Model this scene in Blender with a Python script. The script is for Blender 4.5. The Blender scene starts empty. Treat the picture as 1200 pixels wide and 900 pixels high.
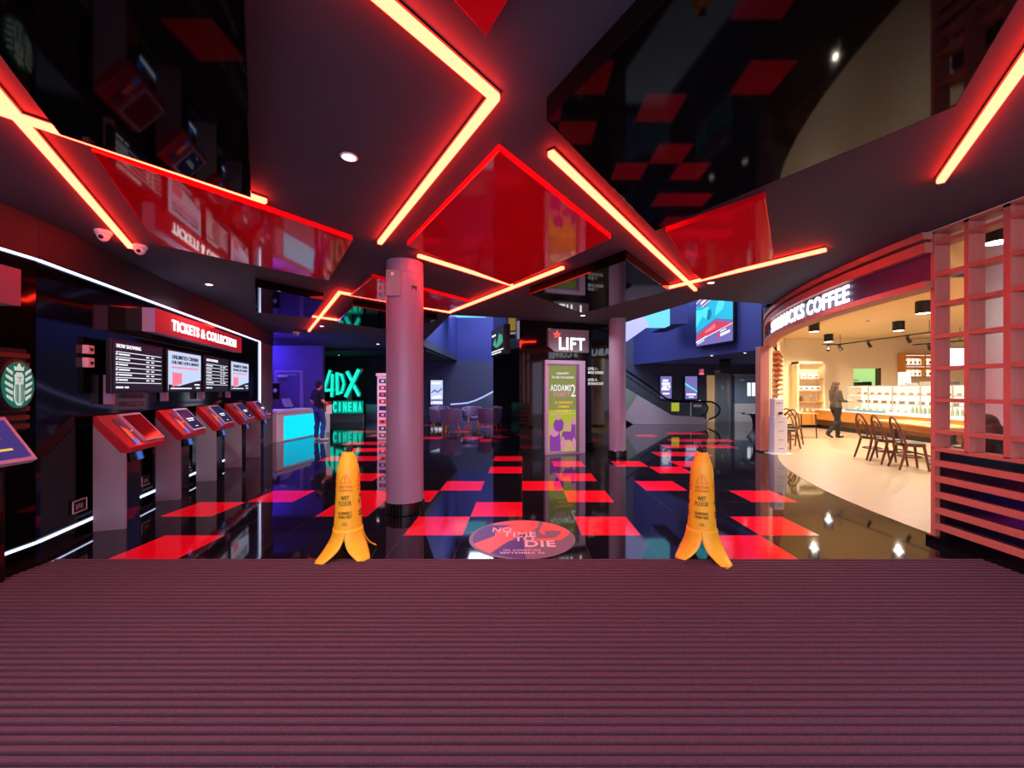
import bpy, bmesh, math, random
from mathutils import Vector, Matrix
random.seed(7)
PI = math.pi
sc = bpy.context.scene
COL = sc.collection
R = math.radians
# ---------------------------------------------------------------- camera model (1200x900)
F, PX, PY, H = 475.0, 612.0, 455.5, 1.48
def W(px, py, Y):
    return Vector(((px-PX)*Y/F, Y, H+(PY-py)*Y/F))
def G(px, py, z=0.0):
    Y = F*(H-z)/(py-PY)
    return Vector(((px-PX)*Y/F, Y, z))
CZ = 3.0
# ---------------------------------------------------------------- materials
def lin(c):
    return tuple((x/255/12.92) if x/255 <= .04045 else ((x/255+.055)/1.055)**2.4 for x in c)
def mat(name, rgb=(128,128,128), rough=.5, metal=0, coat=0, spec=.5, emit=None, es=0, bump=0, bscale=60, var=0, vscale=8,
        alpha=1, trans=0, ior=1.5, raw=False):
    m = bpy.data.materials.new(name); m.use_nodes = True
    nt = m.node_tree; b = nt.nodes['Principled BSDF']
    c = rgb if raw else lin(rgb)
    b.inputs['Base Color'].default_value = (*c, 1)
    b.inputs['Roughness'].default_value = rough
    b.inputs['Metallic'].default_value = metal
    b.inputs['Coat Weight'].default_value = coat
    b.inputs['Coat Roughness'].default_value = .05
    b.inputs['Specular IOR Level'].default_value = spec
    b.inputs['IOR'].default_value = ior
    b.inputs['Alpha'].default_value = alpha
    b.inputs['Transmission Weight'].default_value = trans
    if emit is not None:
        b.inputs['Emission Color'].default_value = (*emit, 1)
        b.inputs['Emission Strength'].default_value = es
    tc = nt.nodes.new('ShaderNodeTexCoord')
    if var:
        n = nt.nodes.new('ShaderNodeTexNoise'); n.inputs['Scale'].default_value = vscale; n.inputs['Detail'].default_value = 4
        nt.links.new(tc.outputs['Object'], n.inputs['Vector'])
        r = nt.nodes.new('ShaderNodeMix'); r.data_type = 'RGBA'
        r.inputs['A'].default_value = (*[x*(1-var) for x in c], 1); r.inputs['B'].default_value = (*[min(1, x*(1+var)) for x in c], 1)
        nt.links.new(n.outputs['Fac'], r.inputs['Factor']); nt.links.new(r.outputs['Result'], b.inputs['Base Color'])
    if bump:
        n = nt.nodes.new('ShaderNodeTexNoise'); n.inputs['Scale'].default_value = bscale; n.inputs['Detail'].default_value = 3
        nt.links.new(tc.outputs['Object'], n.inputs['Vector'])
        u = nt.nodes.new('ShaderNodeBump'); u.inputs['Strength'].default_value = bump; u.inputs['Distance'].default_value = .01
        nt.links.new(n.outputs['Fac'], u.inputs['Height']); nt.links.new(u.outputs['Normal'], b.inputs['Normal'])
    return m
def glow(name, c, s):
    return mat(name, (10,10,10), .4, emit=c, es=s)
def wood(name, c1, c2, scale=3, rough=.45, axis='X', coat=0):
    m = mat(name, c1, rough, coat=coat); nt = m.node_tree; b = nt.nodes['Principled BSDF']
    tc = nt.nodes.new('ShaderNodeTexCoord'); mp = nt.nodes.new('ShaderNodeMapping')
    mp.inputs['Scale'].default_value = {'X': (1,14,14), 'Y': (14,1,14), 'Z': (14,14,1)}[axis]
    n = nt.nodes.new('ShaderNodeTexNoise'); n.inputs['Scale'].default_value = scale; n.inputs['Detail'].default_value = 5
    r = nt.nodes.new('ShaderNodeMix'); r.data_type = 'RGBA'
    r.inputs['A'].default_value = (*lin(c1), 1); r.inputs['B'].default_value = (*lin(c2), 1)
    nt.links.new(tc.outputs['Object'], mp.inputs['Vector']); nt.links.new(mp.outputs['Vector'], n.inputs['Vector'])
    nt.links.new(n.outputs['Fac'], r.inputs['Factor']); nt.links.new(r.outputs['Result'], b.inputs['Base Color'])
    return m
def tile_mat(name, c, rough, fleck, grout):
    m = mat(name, c, rough); nt = m.node_tree; b = nt.nodes['Principled BSDF']
    tc = nt.nodes.new('ShaderNodeTexCoord'); sp = nt.nodes.new('ShaderNodeSeparateXYZ')
    nt.links.new(tc.outputs['Object'], sp.inputs[0])
    ds = []
    for ax, off in (('X', 30.0), ('Y', 30.0-3.49)):
        a = nt.nodes.new('ShaderNodeMath'); a.operation = 'ADD'; a.inputs[1].default_value = off
        nt.links.new(sp.outputs[ax], a.inputs[0])
        p = nt.nodes.new('ShaderNodeMath'); p.operation = 'PINGPONG'; p.inputs[1].default_value = .3
        nt.links.new(a.outputs[0], p.inputs[0]); ds.append(p)
    mn = nt.nodes.new('ShaderNodeMath'); mn.operation = 'MINIMUM'
    nt.links.new(ds[0].outputs[0], mn.inputs[0]); nt.links.new(ds[1].outputs[0], mn.inputs[1])
    lt = nt.nodes.new('ShaderNodeMath'); lt.operation = 'LESS_THAN'; lt.inputs[1].default_value = .003
    nt.links.new(mn.outputs[0], lt.inputs[0])
    n = nt.nodes.new('ShaderNodeTexVoronoi'); n.inputs['Scale'].default_value = 11
    nt.links.new(tc.outputs['Object'], n.inputs['Vector'])
    l2 = nt.nodes.new('ShaderNodeMath'); l2.operation = 'LESS_THAN'; l2.inputs[1].default_value = .05 if fleck else -1
    nt.links.new(n.outputs['Distance'], l2.inputs[0])
    m1 = nt.nodes.new('ShaderNodeMix'); m1.data_type = 'RGBA'
    m1.inputs['A'].default_value = (*lin(c), 1); m1.inputs['B'].default_value = (.10,.10,.11,1)
    nt.links.new(l2.outputs[0], m1.inputs['Factor'])
    m2 = nt.nodes.new('ShaderNodeMix'); m2.data_type = 'RGBA'; m2.inputs['B'].default_value = (*lin(grout), 1)
    nt.links.new(m1.outputs['Result'], m2.inputs['A']); nt.links.new(lt.outputs[0], m2.inputs['Factor'])
    nt.links.new(m2.outputs['Result'], b.inputs['Base Color'])
    return m
M = {}
M['tile_black'] = tile_mat('polished black tile', (18,17,23), .045, True, (70,64,70))
M['tile_red'] = tile_mat('polished red tile', (228,12,40), .09, False, (150,60,60))
M['mat_rib'] = mat('ribbed entrance matting', (88,62,74), .95, spec=.1, var=.35, vscale=90)
M['ceil'] = mat('dark grey plaster', (72,74,88), .75, spec=.25, bump=.05, var=.12, vscale=2)
M['ceil_dark'] = mat('black ceiling paint', (30,31,32), .8, var=.1)
M['gloss_black'] = mat('gloss black wall panel', (7,7,9), .06, spec=.32)
M['gloss_lift'] = mat('gloss black lift cladding', (6,6,7), .05, coat=.3, spec=.6)
M['display_glare'] = mat('glass display with red glare in colour', (120,16,30), .1)  # red reflection on the nearest kiosk's screen put into its colour
M['blue_strip'] = glow('blue light strip', (.10,.045,1), 130)
M['gloss_panel'] = mat('gloss black ceiling panel', (10,8,9), .04, spec=.12)
M['gloss_red'] = mat('gloss red acrylic', (255,16,34), .05, spec=.30)
M['led_red'] = glow('red light strip', (1, .023, .011), 42)
M['led_white'] = glow('cold white light strip', (.60,.66,1), 3.4)
M['lamp'] = glow('downlight lens', (1,.93,.88), 14)
M['bulk'] = mat('maroon black bulkhead', (36,29,36), .7, var=.1)
M['grey_wall'] = mat('grey painted wall', (92,88,98), .8, var=.06)
M['navy'] = mat('navy painted wall', (52,58,128), .7, var=.08, vscale=2)
M['navy_dark'] = mat('dark blue grey wall', (70,72,98), .7, var=.08)
M['violet_wall'] = mat('violet grey wall', (112,104,150), .75, var=.06)
M['black_wall'] = mat('black painted wall', (22,21,24), .7, var=.1)
M['pillar'] = mat('mauve painted steel', (142,128,156), .36, var=.05, vscale=3, bump=.02)
M['black_pl'] = mat('black plastic', (16,16,18), .4, bump=.01)
M['black_gl'] = mat('black glossy trim', (10,10,11), .12)
M['grey_metal'] = mat('grey powder coated steel', (138,138,150), .45, var=.05, bump=.02)
M['steel'] = mat('brushed steel', (190,186,190), .3, metal=.9, var=.06, vscale=20)
M['chrome'] = mat('bright chrome', (220,220,225), .12, metal=1)
M['yellow'] = mat('yellow moulded plastic', (255,200,44), .38, var=.03, bump=.02)
M['ink'] = mat('black ink', (20,18,20), .6)
M['ink_red'] = mat('red orange ink', (226,80,30), .6)
M['white'] = mat('white plastic', (232,228,230), .45, var=.03)
M['redwood'] = wood('red stained timber', (204,130,112), (180,106,92), 2.5, .5, 'Z')
M['red_metal'] = mat('red kiosk shell', (160,20,32), .32, coat=.2, var=.04)
M['lilac'] = mat('lilac frame', (176,160,196), .4, var=.04)
M['cream'] = mat('cream plaster', (240,220,180), .8, var=.04)
M['cream_ceiling'] = mat('cream painted ceiling', (226,198,150), .85, var=.03)
M['wood_light'] = wood('pale oak', (214,150,76), (190,122,52), 2.5, .5, 'X')
M['wood_mid'] = wood('brown bentwood', (120,62,34), (84,40,20), 4, .35, 'Z', coat=.3)
M['wood_dark'] = wood('dark slatted wood', (96,54,34), (66,36,22), 4, .5, 'X')
M['louver'] = wood('orange brown louver', (196,112,56), (150,78,36), 4, .45, 'X')
M['plank'] = wood('pale floor planks', (176,152,124), (158,134,106), 1.2, .35, 'X')
M['seat_black'] = mat('black seat vinyl', (26,24,26), .35, bump=.02)
M['aubergine'] = mat('aubergine leather', (112,84,124), .4, bump=.05, bscale=120)
M['skin'] = mat('skin', (222,168,140), .55, var=.05)
M['hair_dark'] = mat('dark hair', (30,22,20), .5, bump=.3, bscale=150)
M['hair_brown'] = mat('brown hair', (74,48,32), .5, bump=.3, bscale=150)
M['hair_red'] = mat('dark auburn hair', (70,30,26), .5, bump=.3, bscale=150)
M['tee'] = mat('black cotton', (24,22,26), .85, bump=.1)
M['jeans'] = mat('blue denim', (44,58,140), .85, bump=.1)
M['grey_top'] = mat('charcoal jersey', (70,62,58), .85, bump=.1)
M['trouser'] = mat('black trousers', (20,18,20), .8, bump=.1)
M['shoe_white'] = mat('white trainers', (215,205,215), .6)
M['screen_dark'] = mat('dark screen glass', (10,10,20), .12, emit=(.02,.02,.07), es=1)
M['screen_purple'] = mat('purple screen', (10,8,20), .1, emit=(.05,.03,.16), es=1.2)
M['scr_white'] = glow('white screen print', (.9,.93,1), 1.1)
M['scr_pale'] = glow('pale blue screen', (.62,.74,1), .95)
M['scr_cyan'] = glow('cyan screen', (.02,.52,.80), 1.1)
M['scr_cyan2'] = glow('bright cyan screen print', (.10,.80,.95), 1.1)
M['scr_teal'] = glow('deep teal screen print', (.02,.22,.40), 1)
M['scr_red'] = glow('red screen print', (.75,.06,.12), 1)
M['scr_pink'] = glow('pink screen print', (1,.22,.32), 1)
M['scr_navy'] = glow('navy screen print', (.006,.006,.018), 1)
M['scr_green'] = glow('green screen print', (.07,.42,.22), .9)
M['scr_lav'] = glow('lavender screen print', (.20,.17,.50), 1)
M['scr_yellow'] = glow('amber screen print', (.9,.55,.08), 1)
M['desk_cyan'] = glow('cyan backlit desk panel', (.0,.66,.98), 1.25)
M['letter_white'] = glow('white backlit letters', (1,1,1), 2.6)
M['letter_cool'] = glow('cool white backlit letters', (.88,.94,1), 3.2)
M['sign_red'] = mat('red sign face', (150,20,34), .35, emit=(.28,.01,.02), es=.6)
M['fourd'] = glow('turquoise lit block', (.01,.74,.56), 1.3)
M['fourd_side'] = mat('turquoise block side', (40,140,120), .4, emit=(0,.16,.12), es=1)
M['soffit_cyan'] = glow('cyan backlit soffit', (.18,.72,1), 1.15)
M['lav_glow'] = mat('glowing lavender surface', (190,190,235), .6, emit=(.32,.34,.72), es=.8)  # own glow stands for light falling on soffits and a handrail
M['purple_print'] = mat('purple print', (72,20,122), .45, spec=.3)
M['coral_print'] = mat('coral print', (250,92,84), .45, spec=.3)
M['pink_print'] = mat('pale pink print', (255,205,216), .45, spec=.3)
M['mauve_grey'] = mat('mauve grey print', (120,96,118), .45, spec=.3)
M['poster_green'] = mat('olive lit poster', (30,30,10), .3, emit=(.22,.24,.06), es=1)
M['poster_lime'] = mat('lime lit poster', (30,30,10), .3, emit=(.40,.42,.03), es=1)
M['poster_purple'] = mat('purple lit print', (30,10,30), .3, emit=(.22,.04,.30), es=1)
M['poster_pink'] = mat('pink lit print', (30,10,30), .3, emit=(.62,.22,.36), es=1)
M['poster_tan'] = mat('tan lit print', (30,20,10), .3, emit=(.55,.32,.20), es=1)
M['poster_white'] = glow('white lit print', (.9,.85,.85), 1)
M['poster_amber'] = glow('amber lit print', (1,.55,.06), 1)
M['siren_green'] = mat('green enamel', (0,60,44), .3, emit=(.0,.10,.06), es=1)
M['siren_pale'] = mat('pale mint enamel', (170,215,205), .3, emit=(.30,.50,.45), es=1)
M['star_red'] = glow('red lit star', (1,.08,.05), 2)
M['blue_plastic'] = mat('blue plastic', (40,110,220), .3, emit=(.02,.10,.35), es=1)
M['orange_print'] = mat('orange print', (246,150,96), .4)
M['navy_print'] = mat('navy print', (34,40,100), .4)
M['glass'] = mat('clear glass', (235,245,240), .03, trans=1, ior=1.3, spec=.5)
M['glass_thin'] = mat('tinted balustrade glass', (90,110,116), .03, alpha=.14, spec=.6)
M['glass_clear'] = mat('clear display glass', (240,244,244), .03, alpha=.07, spec=.5)
M['clad'] = mat('pale mauve cladding', (206,188,202), .3, var=.06)
M['clad_green'] = mat('sage cladding', (150,170,150), .35)
M['beige_door'] = mat('beige lit doorway', (226,176,120), .6, emit=(.35,.22,.10), es=.6)  # the doorway's light is put in as the slab's own glow
M['grey_door'] = mat('grey door', (120,124,132), .5, var=.05)
M['plaster_white'] = mat('white plaster', (225,218,225), .8)
M['food'] = mat('baked goods', (206,140,70), .7, var=.3)
M['food_dark'] = mat('dark baked goods', (96,48,30), .7, var=.3)
M['food_green'] = mat('green bottle', (120,150,110), .3)
M['blue_card'] = mat('blue shelf card', (90,150,200), .6)
M['paper'] = mat('white paper', (238,234,228), .7, var=.03)
M['bag_brown'] = mat('brown bag', (120,84,60), .7)
M['leaf'] = mat('plant leaf', (96,116,60), .5, var=.2)
M['kitchen'] = mat('pale green lit kitchen wall', (196,224,160), .7, emit=(.42,.60,.30), es=.7)  # no lamp in the kitchen, its light is the walls' own glow
M['menu'] = glow('white menu light box', (1,.97,.92), 2.2)
M['shelf_glow'] = mat('glowing packet', (250,245,230), .6, emit=(1,.93,.72), es=.75)  # shelf lighting put in as glow of the packets and case back
# ---------------------------------------------------------------- mesh builder
class MB:
    def __init__(s): s.bm = bmesh.new(); s.i = 0
    def m(s, i): s.i = i; return s
    def _f(s, faces):
        for f in faces: f.material_index = s.i
    def box(s, x0, x1, y0, y1, z0, z1):
        v = [s.bm.verts.new(p) for p in ((x0,y0,z0),(x1,y0,z0),(x1,y1,z0),(x0,y1,z0),(x0,y0,z1),(x1,y0,z1),(x1,y1,z1),(x0,y1,z1))]
        s._f([s.bm.faces.new([v[k] for k in q]) for q in ((3,2,1,0),(4,5,6,7),(0,1,5,4),(1,2,6,5),(2,3,7,6),(3,0,4,7))]); return s
    def obox(s, c, sx, sy, sz, mtx=None):
        n0 = len(s.bm.verts); s.box(-sx/2,sx/2,-sy/2,sy/2,-sz/2,sz/2); s.bm.verts.ensure_lookup_table()
        T = Matrix.Translation(Vector(c)) @ (mtx.to_4x4() if mtx else Matrix())
        for v in s.bm.verts[n0:]: v.co = T @ v.co
        return s
    def ext(s, pts, vec):
        a = [s.bm.verts.new(p) for p in pts]; b = [s.bm.verts.new(Vector(p)+Vector(vec)) for p in pts]; n = len(pts)
        fs = [s.bm.faces.new(a), s.bm.faces.new(b[::-1])]
        for k in range(n): fs.append(s.bm.faces.new((a[k], b[k], b[(k+1)%n], a[(k+1)%n])))
        s._f(fs); return s
    def prism(s, poly, z0, z1): return s.ext([(x,y,z0) for x,y in poly], (0,0,z1-z0))
    def face_y(s, poly, y0, y1): return s.ext([(x,y0,z) for x,z in poly], (0,y1-y0,0))
    def side_x(s, poly, x0, x1): return s.ext([(x0,y,z) for y,z in poly], (x1-x0,0,0))
    def rings(s, rings, closed=False, cap=True):
        V = [[s.bm.verts.new(p) for p in r] for r in rings]; n = len(V[0]); fs = []
        m = len(V)
        for i in range(m if closed else m-1):
            A, B = V[i], V[(i+1)%m]
            for k in range(n): fs.append(s.bm.faces.new((A[k], A[(k+1)%n], B[(k+1)%n], B[k])))
        if cap and not closed:
            fs.append(s.bm.faces.new(V[0][::-1])); fs.append(s.bm.faces.new(V[-1]))
        s._f(fs); return s
    def tube(s, pts, r, n=10, closed=False):
        pts = [Vector(p) for p in pts]; m = len(pts); rr = r if isinstance(r, (list, tuple)) else [r]*m
        rs = []; up = None
        for i, p in enumerate(pts):
            if closed: t = pts[(i+1)%m]-pts[i-1]
            else: t = pts[min(i+1,m-1)]-pts[max(i-1,0)]
            t.normalize()
            if up is None:
                up = Vector((0,0,1)) if abs(t.z) < .9 else Vector((1,0,0))
            u = (up - t*up.dot(t)).normalized(); w = t.cross(u); up = u
            rs.append([p+(u*math.cos(2*PI*k/n)+w*math.sin(2*PI*k/n))*rr[i] for k in range(n)])
        return s.rings(rs, closed)
    def lathe(s, prof, c=(0,0,0), n=24, axis='z', cap=True):
        c = Vector(c); rs = []
        for r, h in prof:
            r = max(r, 1e-4); ring = []
            for k in range(n):
                a = 2*PI*k/n
                q = (r*math.cos(a), r*math.sin(a), h)
                if axis == 'y': q = (q[0], h, q[1])
                if axis == 'x': q = (h, q[0], q[1])
                ring.append(c+Vector(q))
            rs.append(ring)
        return s.rings(rs, cap=cap)
    def ball(s, c, r, n=16, sc_=(1,1,1), mtx=None):
        T = Matrix.Translation(Vector(c)) @ (mtx.to_4x4() if mtx else Matrix()) @ Matrix.Diagonal((*[r*k for k in sc_], 1))
        g = bmesh.ops.create_uvsphere(s.bm, u_segments=n, v_segments=max(6, n//2), radius=1, matrix=T)
        for v in g['verts']:
            for f in v.link_faces: f.material_index = s.i
        return s
    def limb(s, p0, r0, p1, r1, n=14):
        s.tube([p0, p1], [r0, r1], n); s.ball(p0, r0, n); s.ball(p1, r1, n); return s
    def build(s, name, mats, parent=None, rel=False, smooth=False, bevel=0, seg=2, remesh=0):
        bmesh.ops.recalc_face_normals(s.bm, faces=s.bm.faces)
        me = bpy.data.meshes.new(name); s.bm.to_mesh(me); s.bm.free()
        for q in (mats if isinstance(mats, (list, tuple)) else [mats]): me.materials.append(M[q] if isinstance(q, str) else q)
        o = bpy.data.objects.new(name, me); COL.objects.link(o)
        if parent is not None:
            o.parent = parent
            if rel: me.transform(Matrix.Translation(-parent.location))
        if smooth:
            me.polygons.foreach_set('use_smooth', [True]*len(me.polygons))
            me.set_sharp_from_angle(angle=R(40))
        if bevel:
            b = o.modifiers.new('bevel', 'BEVEL'); b.width = bevel; b.segments = seg; b.limit_method = 'ANGLE'; b.angle_limit = R(40)
        if remesh:
            b = o.modifiers.new('skin', 'REMESH'); b.mode = 'VOXEL'; b.voxel_size = remesh; b.use_smooth_shade = True
            b = o.modifiers.new('soft', 'SMOOTH'); b.factor = .5; b.iterations = 4
        return o
def tag(o, label=None, cat=None, group=None, kind=None):
    if label: o['label'] = label
    if cat: o['category'] = cat
    if group: o['group'] = group
    if kind: o['kind'] = kind
    return o
def thing(name, label, cat, loc=(0,0,0), rz=0, group=None):
    o = bpy.data.objects.new(name, None); COL.objects.link(o); o.empty_display_size = .1
    o.location = loc; o.rotation_euler = (0,0,rz); return tag(o, label, cat, group)
def st(o): return tag(o, kind='structure')
def copy_tree(o, loc=None, rz=None, label=None, parent=None):
    c = o.copy(); COL.objects.link(c)
    if parent is not None: c.parent = parent
    for ch in list(o.children): copy_tree(ch, parent=c)
    if loc is not None: c.location = loc
    if rz is not None: c.rotation_euler = (0,0,rz)
    if label: c['label'] = label
    return c
def text(name, s, m, parent, x, z, h, y=0.0, w=None, align='CENTER', depth=.004, bold=0.0, mtx=None, sx=1.0, space=1.06):
    """flat lettering in the parent's x-z plane facing -y; h = capital height, w = fit width"""
    cu = bpy.data.curves.new(name, 'FONT'); cu.body = s; cu.size = 1; cu.align_x = 'LEFT'; cu.offset = bold; cu.resolution_u = 3; cu.space_character = space
    cu.extrude = 0
    o = bpy.data.objects.new(name, cu); COL.objects.link(o)
    me = bpy.data.meshes.new_from_object(o.evaluated_get(bpy.context.evaluated_depsgraph_get()))
    bpy.data.objects.remove(o); bpy.data.curves.remove(cu)
    me.name = name
    xs = [v.co.x for v in me.vertices]; 
    x0, x1 = min(xs), max(xs); k = h/.70
    kx = (w/(x1-x0)) if w else k*sx
    off = {'LEFT': x0, 'CENTER': (x0+x1)/2, 'RIGHT': x1}[align]
    bm = bmesh.new(); bm.from_mesh(me)
    g = bmesh.ops.extrude_face_region(bm, geom=bm.faces[:])
    for v in [e for e in g['geom'] if isinstance(e, bmesh.types.BMVert)]: v.co.z += 1
    for v in bm.verts:
        a, b, c = v.co
        v.co = Vector(((a-off)*kx + (x if mtx is None else 0), (y if mtx is None else 0) - (depth if c > .5 else 0), b*k + (z if mtx is None else 0)))
        if mtx is not None: v.co = mtx(v.co.x, v.co.y, v.co.z)
    bmesh.ops.recalc_face_normals(bm, faces=bm.faces)
    bm.to_mesh(me); bm.free(); me.materials.clear(); me.materials.append(M[m])
    o = bpy.data.objects.new(name, me); COL.objects.link(o); o.parent = parent
    return o
def lamp(name, loc, energy, color=(1,1,1), kind='SPOT', size=.08, angle=120, blend=.6, rot=(0,0,0), sy=None):
    d = bpy.data.lights.new(name, kind); d.energy = energy; d.color = color
    if kind == 'SPOT': d.shadow_soft_size = size; d.spot_size = R(angle); d.spot_blend = blend
    elif kind == 'AREA':
        d.size = size
        if sy: d.shape = 'RECTANGLE'; d.size_y = sy
    else: d.shadow_soft_size = size
    o = bpy.data.objects.new(name, d); COL.objects.link(o); o.location = loc; o.rotation_euler = rot
    return o
# ---------------------------------------------------------------- camera
cam = bpy.data.cameras.new('camera'); co = bpy.data.objects.new('camera', cam); COL.objects.link(co)
cam.sensor_fit = 'HORIZONTAL'; cam.sensor_width = 36; cam.lens = F/1200*36
cam.shift_x = (600-PX)/1200; cam.shift_y = (PY-450)/1200; cam.clip_start = .05
co.location = (0,0,H); co.rotation_euler = (PI/2,0,0); sc.camera = co
sc.view_settings.view_transform = 'Standard'; sc.view_settings.look = 'None'
sc.view_settings.gamma = 1; sc.view_settings.use_curve_mapping = False; sc.view_settings.exposure = 0
sc.cycles.max_bounces = 8; sc.cycles.use_denoising = True; sc.cycles.sample_clamp_indirect = 6
M['door_steel'] = mat('blue grey steel door', (150,172,196), .22, metal=.45)
# ================================================================ SHELL
def floor_tiles():
    red = {(-6,0),(3,0),(-2,1),(1,1),(4,1),(-7,2),(-4,2),(-1,2),(-6,3),(5,3),(-3,3),(-4,3),(1,3),(-2,4),(0,4),(3,4),(-5,5),(1,5),
           (-1,6),(4,6),(1,7),(3,7),(5,7),(-1,8),(-7,8),(-6,8),(5,9),(6,9),(-7,10),(-6,10),(6,11),(7,11),(8,11),(-8,12),(-7,12),
           (7,13),(8,13),(9,13),(-2,13),(-3,14),(-5,14),(-8,15),(-5,17),(-4,17),(8,16),(9,16),(-9,19),(-7,21),(-3,20),(6,15),(-10,17),(-9,17)}
    bm = bmesh.new(); V = {}
    def v(i, k):
        if (i,k) not in V: V[(i,k)] = bm.verts.new((.6*i, 3.49+.6*k, 0))
        return V[(i,k)]
    for i in range(-17, 19):
        for k in range(-10, 34):
            f = bm.faces.new((v(i,k), v(i+1,k), v(i+1,k+1), v(i,k+1))); f.material_index = 1 if (i,k) in red else 0
    me = bpy.data.meshes.new('floor'); bm.to_mesh(me); bm.free()
    me.materials.append(M['tile_black']); me.materials.append(M['tile_red'])
    o = bpy.data.objects.new('floor', me); COL.objects.link(o); return o
st(floor_tiles())
# ribbed entrance mat: real ribs across the walkway
b = MB(); pit = .048; prof = []
y = 3.49
while y > -1.6:
    prof += [(y, .002), (y-.005, .017), (y-.029, .017), (y-.034, .002)]; y -= pit
prof.append((-1.65, .004))
top = [b.bm.verts.new((max(-4.0, -4.25-.15*(p[0]-3.6)), p[0], p[1])) for p in prof]; bot = [b.bm.verts.new((3.98, p[0], p[1])) for p in prof]
for k in range(len(prof)-1): b.bm.faces.new((top[k], bot[k], bot[k+1], top[k+1]))
tag(b.build('entrance_mat', 'mat_rib'), 'wide dark mauve ribbed entrance mat covering the near floor', 'mat')
# ceiling slab, cut out along the double-height hall
AC = Vector((14.15, 3.7)); AR = 10.25
def arc(r, y): return AC.x - math.sqrt(r*r-(y-AC.y)**2)
cp = [(-9.8,-2.6),(4.3,-2.6),(4.02,0.5),(3.95,3.7)]
for yy in (4.2,4.8,5.4,6.0,6.6,7.33): cp.append((arc(AR,yy)+.02, yy))
cp += [(3.78,7.1),(3.03,6.9),(2.8,7.72),(2.36,9.3),(1.9,10.2),(-.2,9.6),(-.07,8.78),(-1.48,8.35),(-2.9,12.3),(-3.55,14.0),(-3.55,22.3),(-9.8,22.3)]
st(MB().prism(cp, CZ, CZ+.28).build('ceiling', 'ceil'))
st(MB().prism([(-9.8,15.2),(-3.6,15.2),(-3.6,19.5),(-9.8,19.5)], 2.9, 2.998).build('trim_1', 'ceil_dark'))
# ---- left side
O = Vector((-4.32,3.6,0)); D = Vector((-.315,.949,0)).normalized(); RZ = math.atan2(D.y, D.x)
D2 = Vector((-.148,.989,0)).normalized(); RZ2 = math.atan2(D2.y, D2.x)
def place(o, loc, rz): o.location = loc; o.rotation_euler = (0,0,rz); return o
st(place(MB().box(0,6.6,0,.16,0,2.62).build('wall_left', 'gloss_black'), O, RZ))
st(place(MB().box(6.6,7.80,0,.16,0,2.64).build('wall_left', 'grey_wall'), O, RZ))
st(place(MB().box(0,7.80,-.02,.16,2.64,3.0).build('trim_2', 'bulk'), O, RZ))
st(place(MB().box(-6.2,0,0,.16,0,2.62).build('wall_left', 'gloss_black'), O, RZ2))
st(place(MB().box(-6.2,0,-.02,.16,2.64,3.0).build('trim_3', 'bulk'), O, RZ2))
def strip_thing(name, label, parts, loc, rz, m='led_white', group=None):
    t = thing(name, label, 'light', loc, rz, group)
    for (x0,x1,y0,y1,z0,z1) in parts[0]: MB().box(x0,x1,y0,y1,z0,z1).build('housing', 'black_pl', t)
    for (x0,x1,y0,y1,z0,z1) in parts[1]: MB().box(x0,x1,y0,y1,z0,z1).build('diffuser', m, t)
    return t
gw = 'cold white edge strips of the left wall'
strip_thing('light_strip', 'long cold white strip along the top of the ticket wall', ([(0,6.6,-.03,0,2.632,2.65)], [(0,6.6,-.028,-.002,2.616,2.632)]), O, RZ, group=gw)
strip_thing('light_strip', 'upright cold white strip at the far end of the ticket wall', ([(6.62,6.64,-.03,0,.1,2.606)], [(6.60,6.62,-.028,-.002,.1,2.606)]), O, RZ, group=gw)
strip_thing('light_strip', 'cold white strip along the foot of the ticket wall behind the kiosks', ([(0,6.5,-.03,0,.09,.108)], [(0,6.5,-.028,-.002,.108,.124)]), O, RZ, group=gw)
strip_thing('light_strip', 'cold white strip above the green roundel sign at far left', ([(-6.2,-.01,-.03,0,2.632,2.65)], [(-6.2,-.01,-.028,-.002,2.616,2.632)]), O, RZ2, group=gw)
strip_thing('light_strip', 'cold white strip low on the wall under the far left order screen', ([(-6.2,-.01,-.03,0,.09,.108)], [(-6.2,-.01,-.028,-.002,.108,.124)]), O, RZ2, group=gw)
# ---- back of the left half
st(MB().box(-9.8,-7.04,14.3,14.45,0,3).build('wall_back', 'violet_wall'))
st(MB().box(-9.8,-5.8,19.0,19.15,0,3).build('wall_back', 'black_wall'))
st(MB().box(-5.95,-5.8,19.15,22.2,0,3).build('wall_side', 'black_wall'))
st(MB().box(-9.95,-9.8,-2.6,22.3,0,3).build('wall_left', 'black_wall'))
st(MB().box(-5.9,1.6,22.15,22.3,0,3).build('wall_back', 'navy_dark'))
# ---- hall: upper storey
st(MB().box(-3.7,13,22.15,22.3,3,7.2).build('wall_back', 'navy'))
st(MB().box(-3.7,13,6.5,6.6,3.29,7.2).build('wall_front', 'navy'))
st(MB().box(-3.7,13,6.5,22.3,7.2,7.35).build('ceiling', 'grey_wall'))
st(MB().box(1.5,9.95,18.2,18.35,0,7.2).build('wall_back', 'navy_dark'))
st(MB().box(1.35,1.5,18.2,22.15,0,7.2).build('wall_side', 'navy'))
st(MB().box(13,13.15,6.5,22.3,3.5,7.2).build('wall_right', 'navy'))
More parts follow.
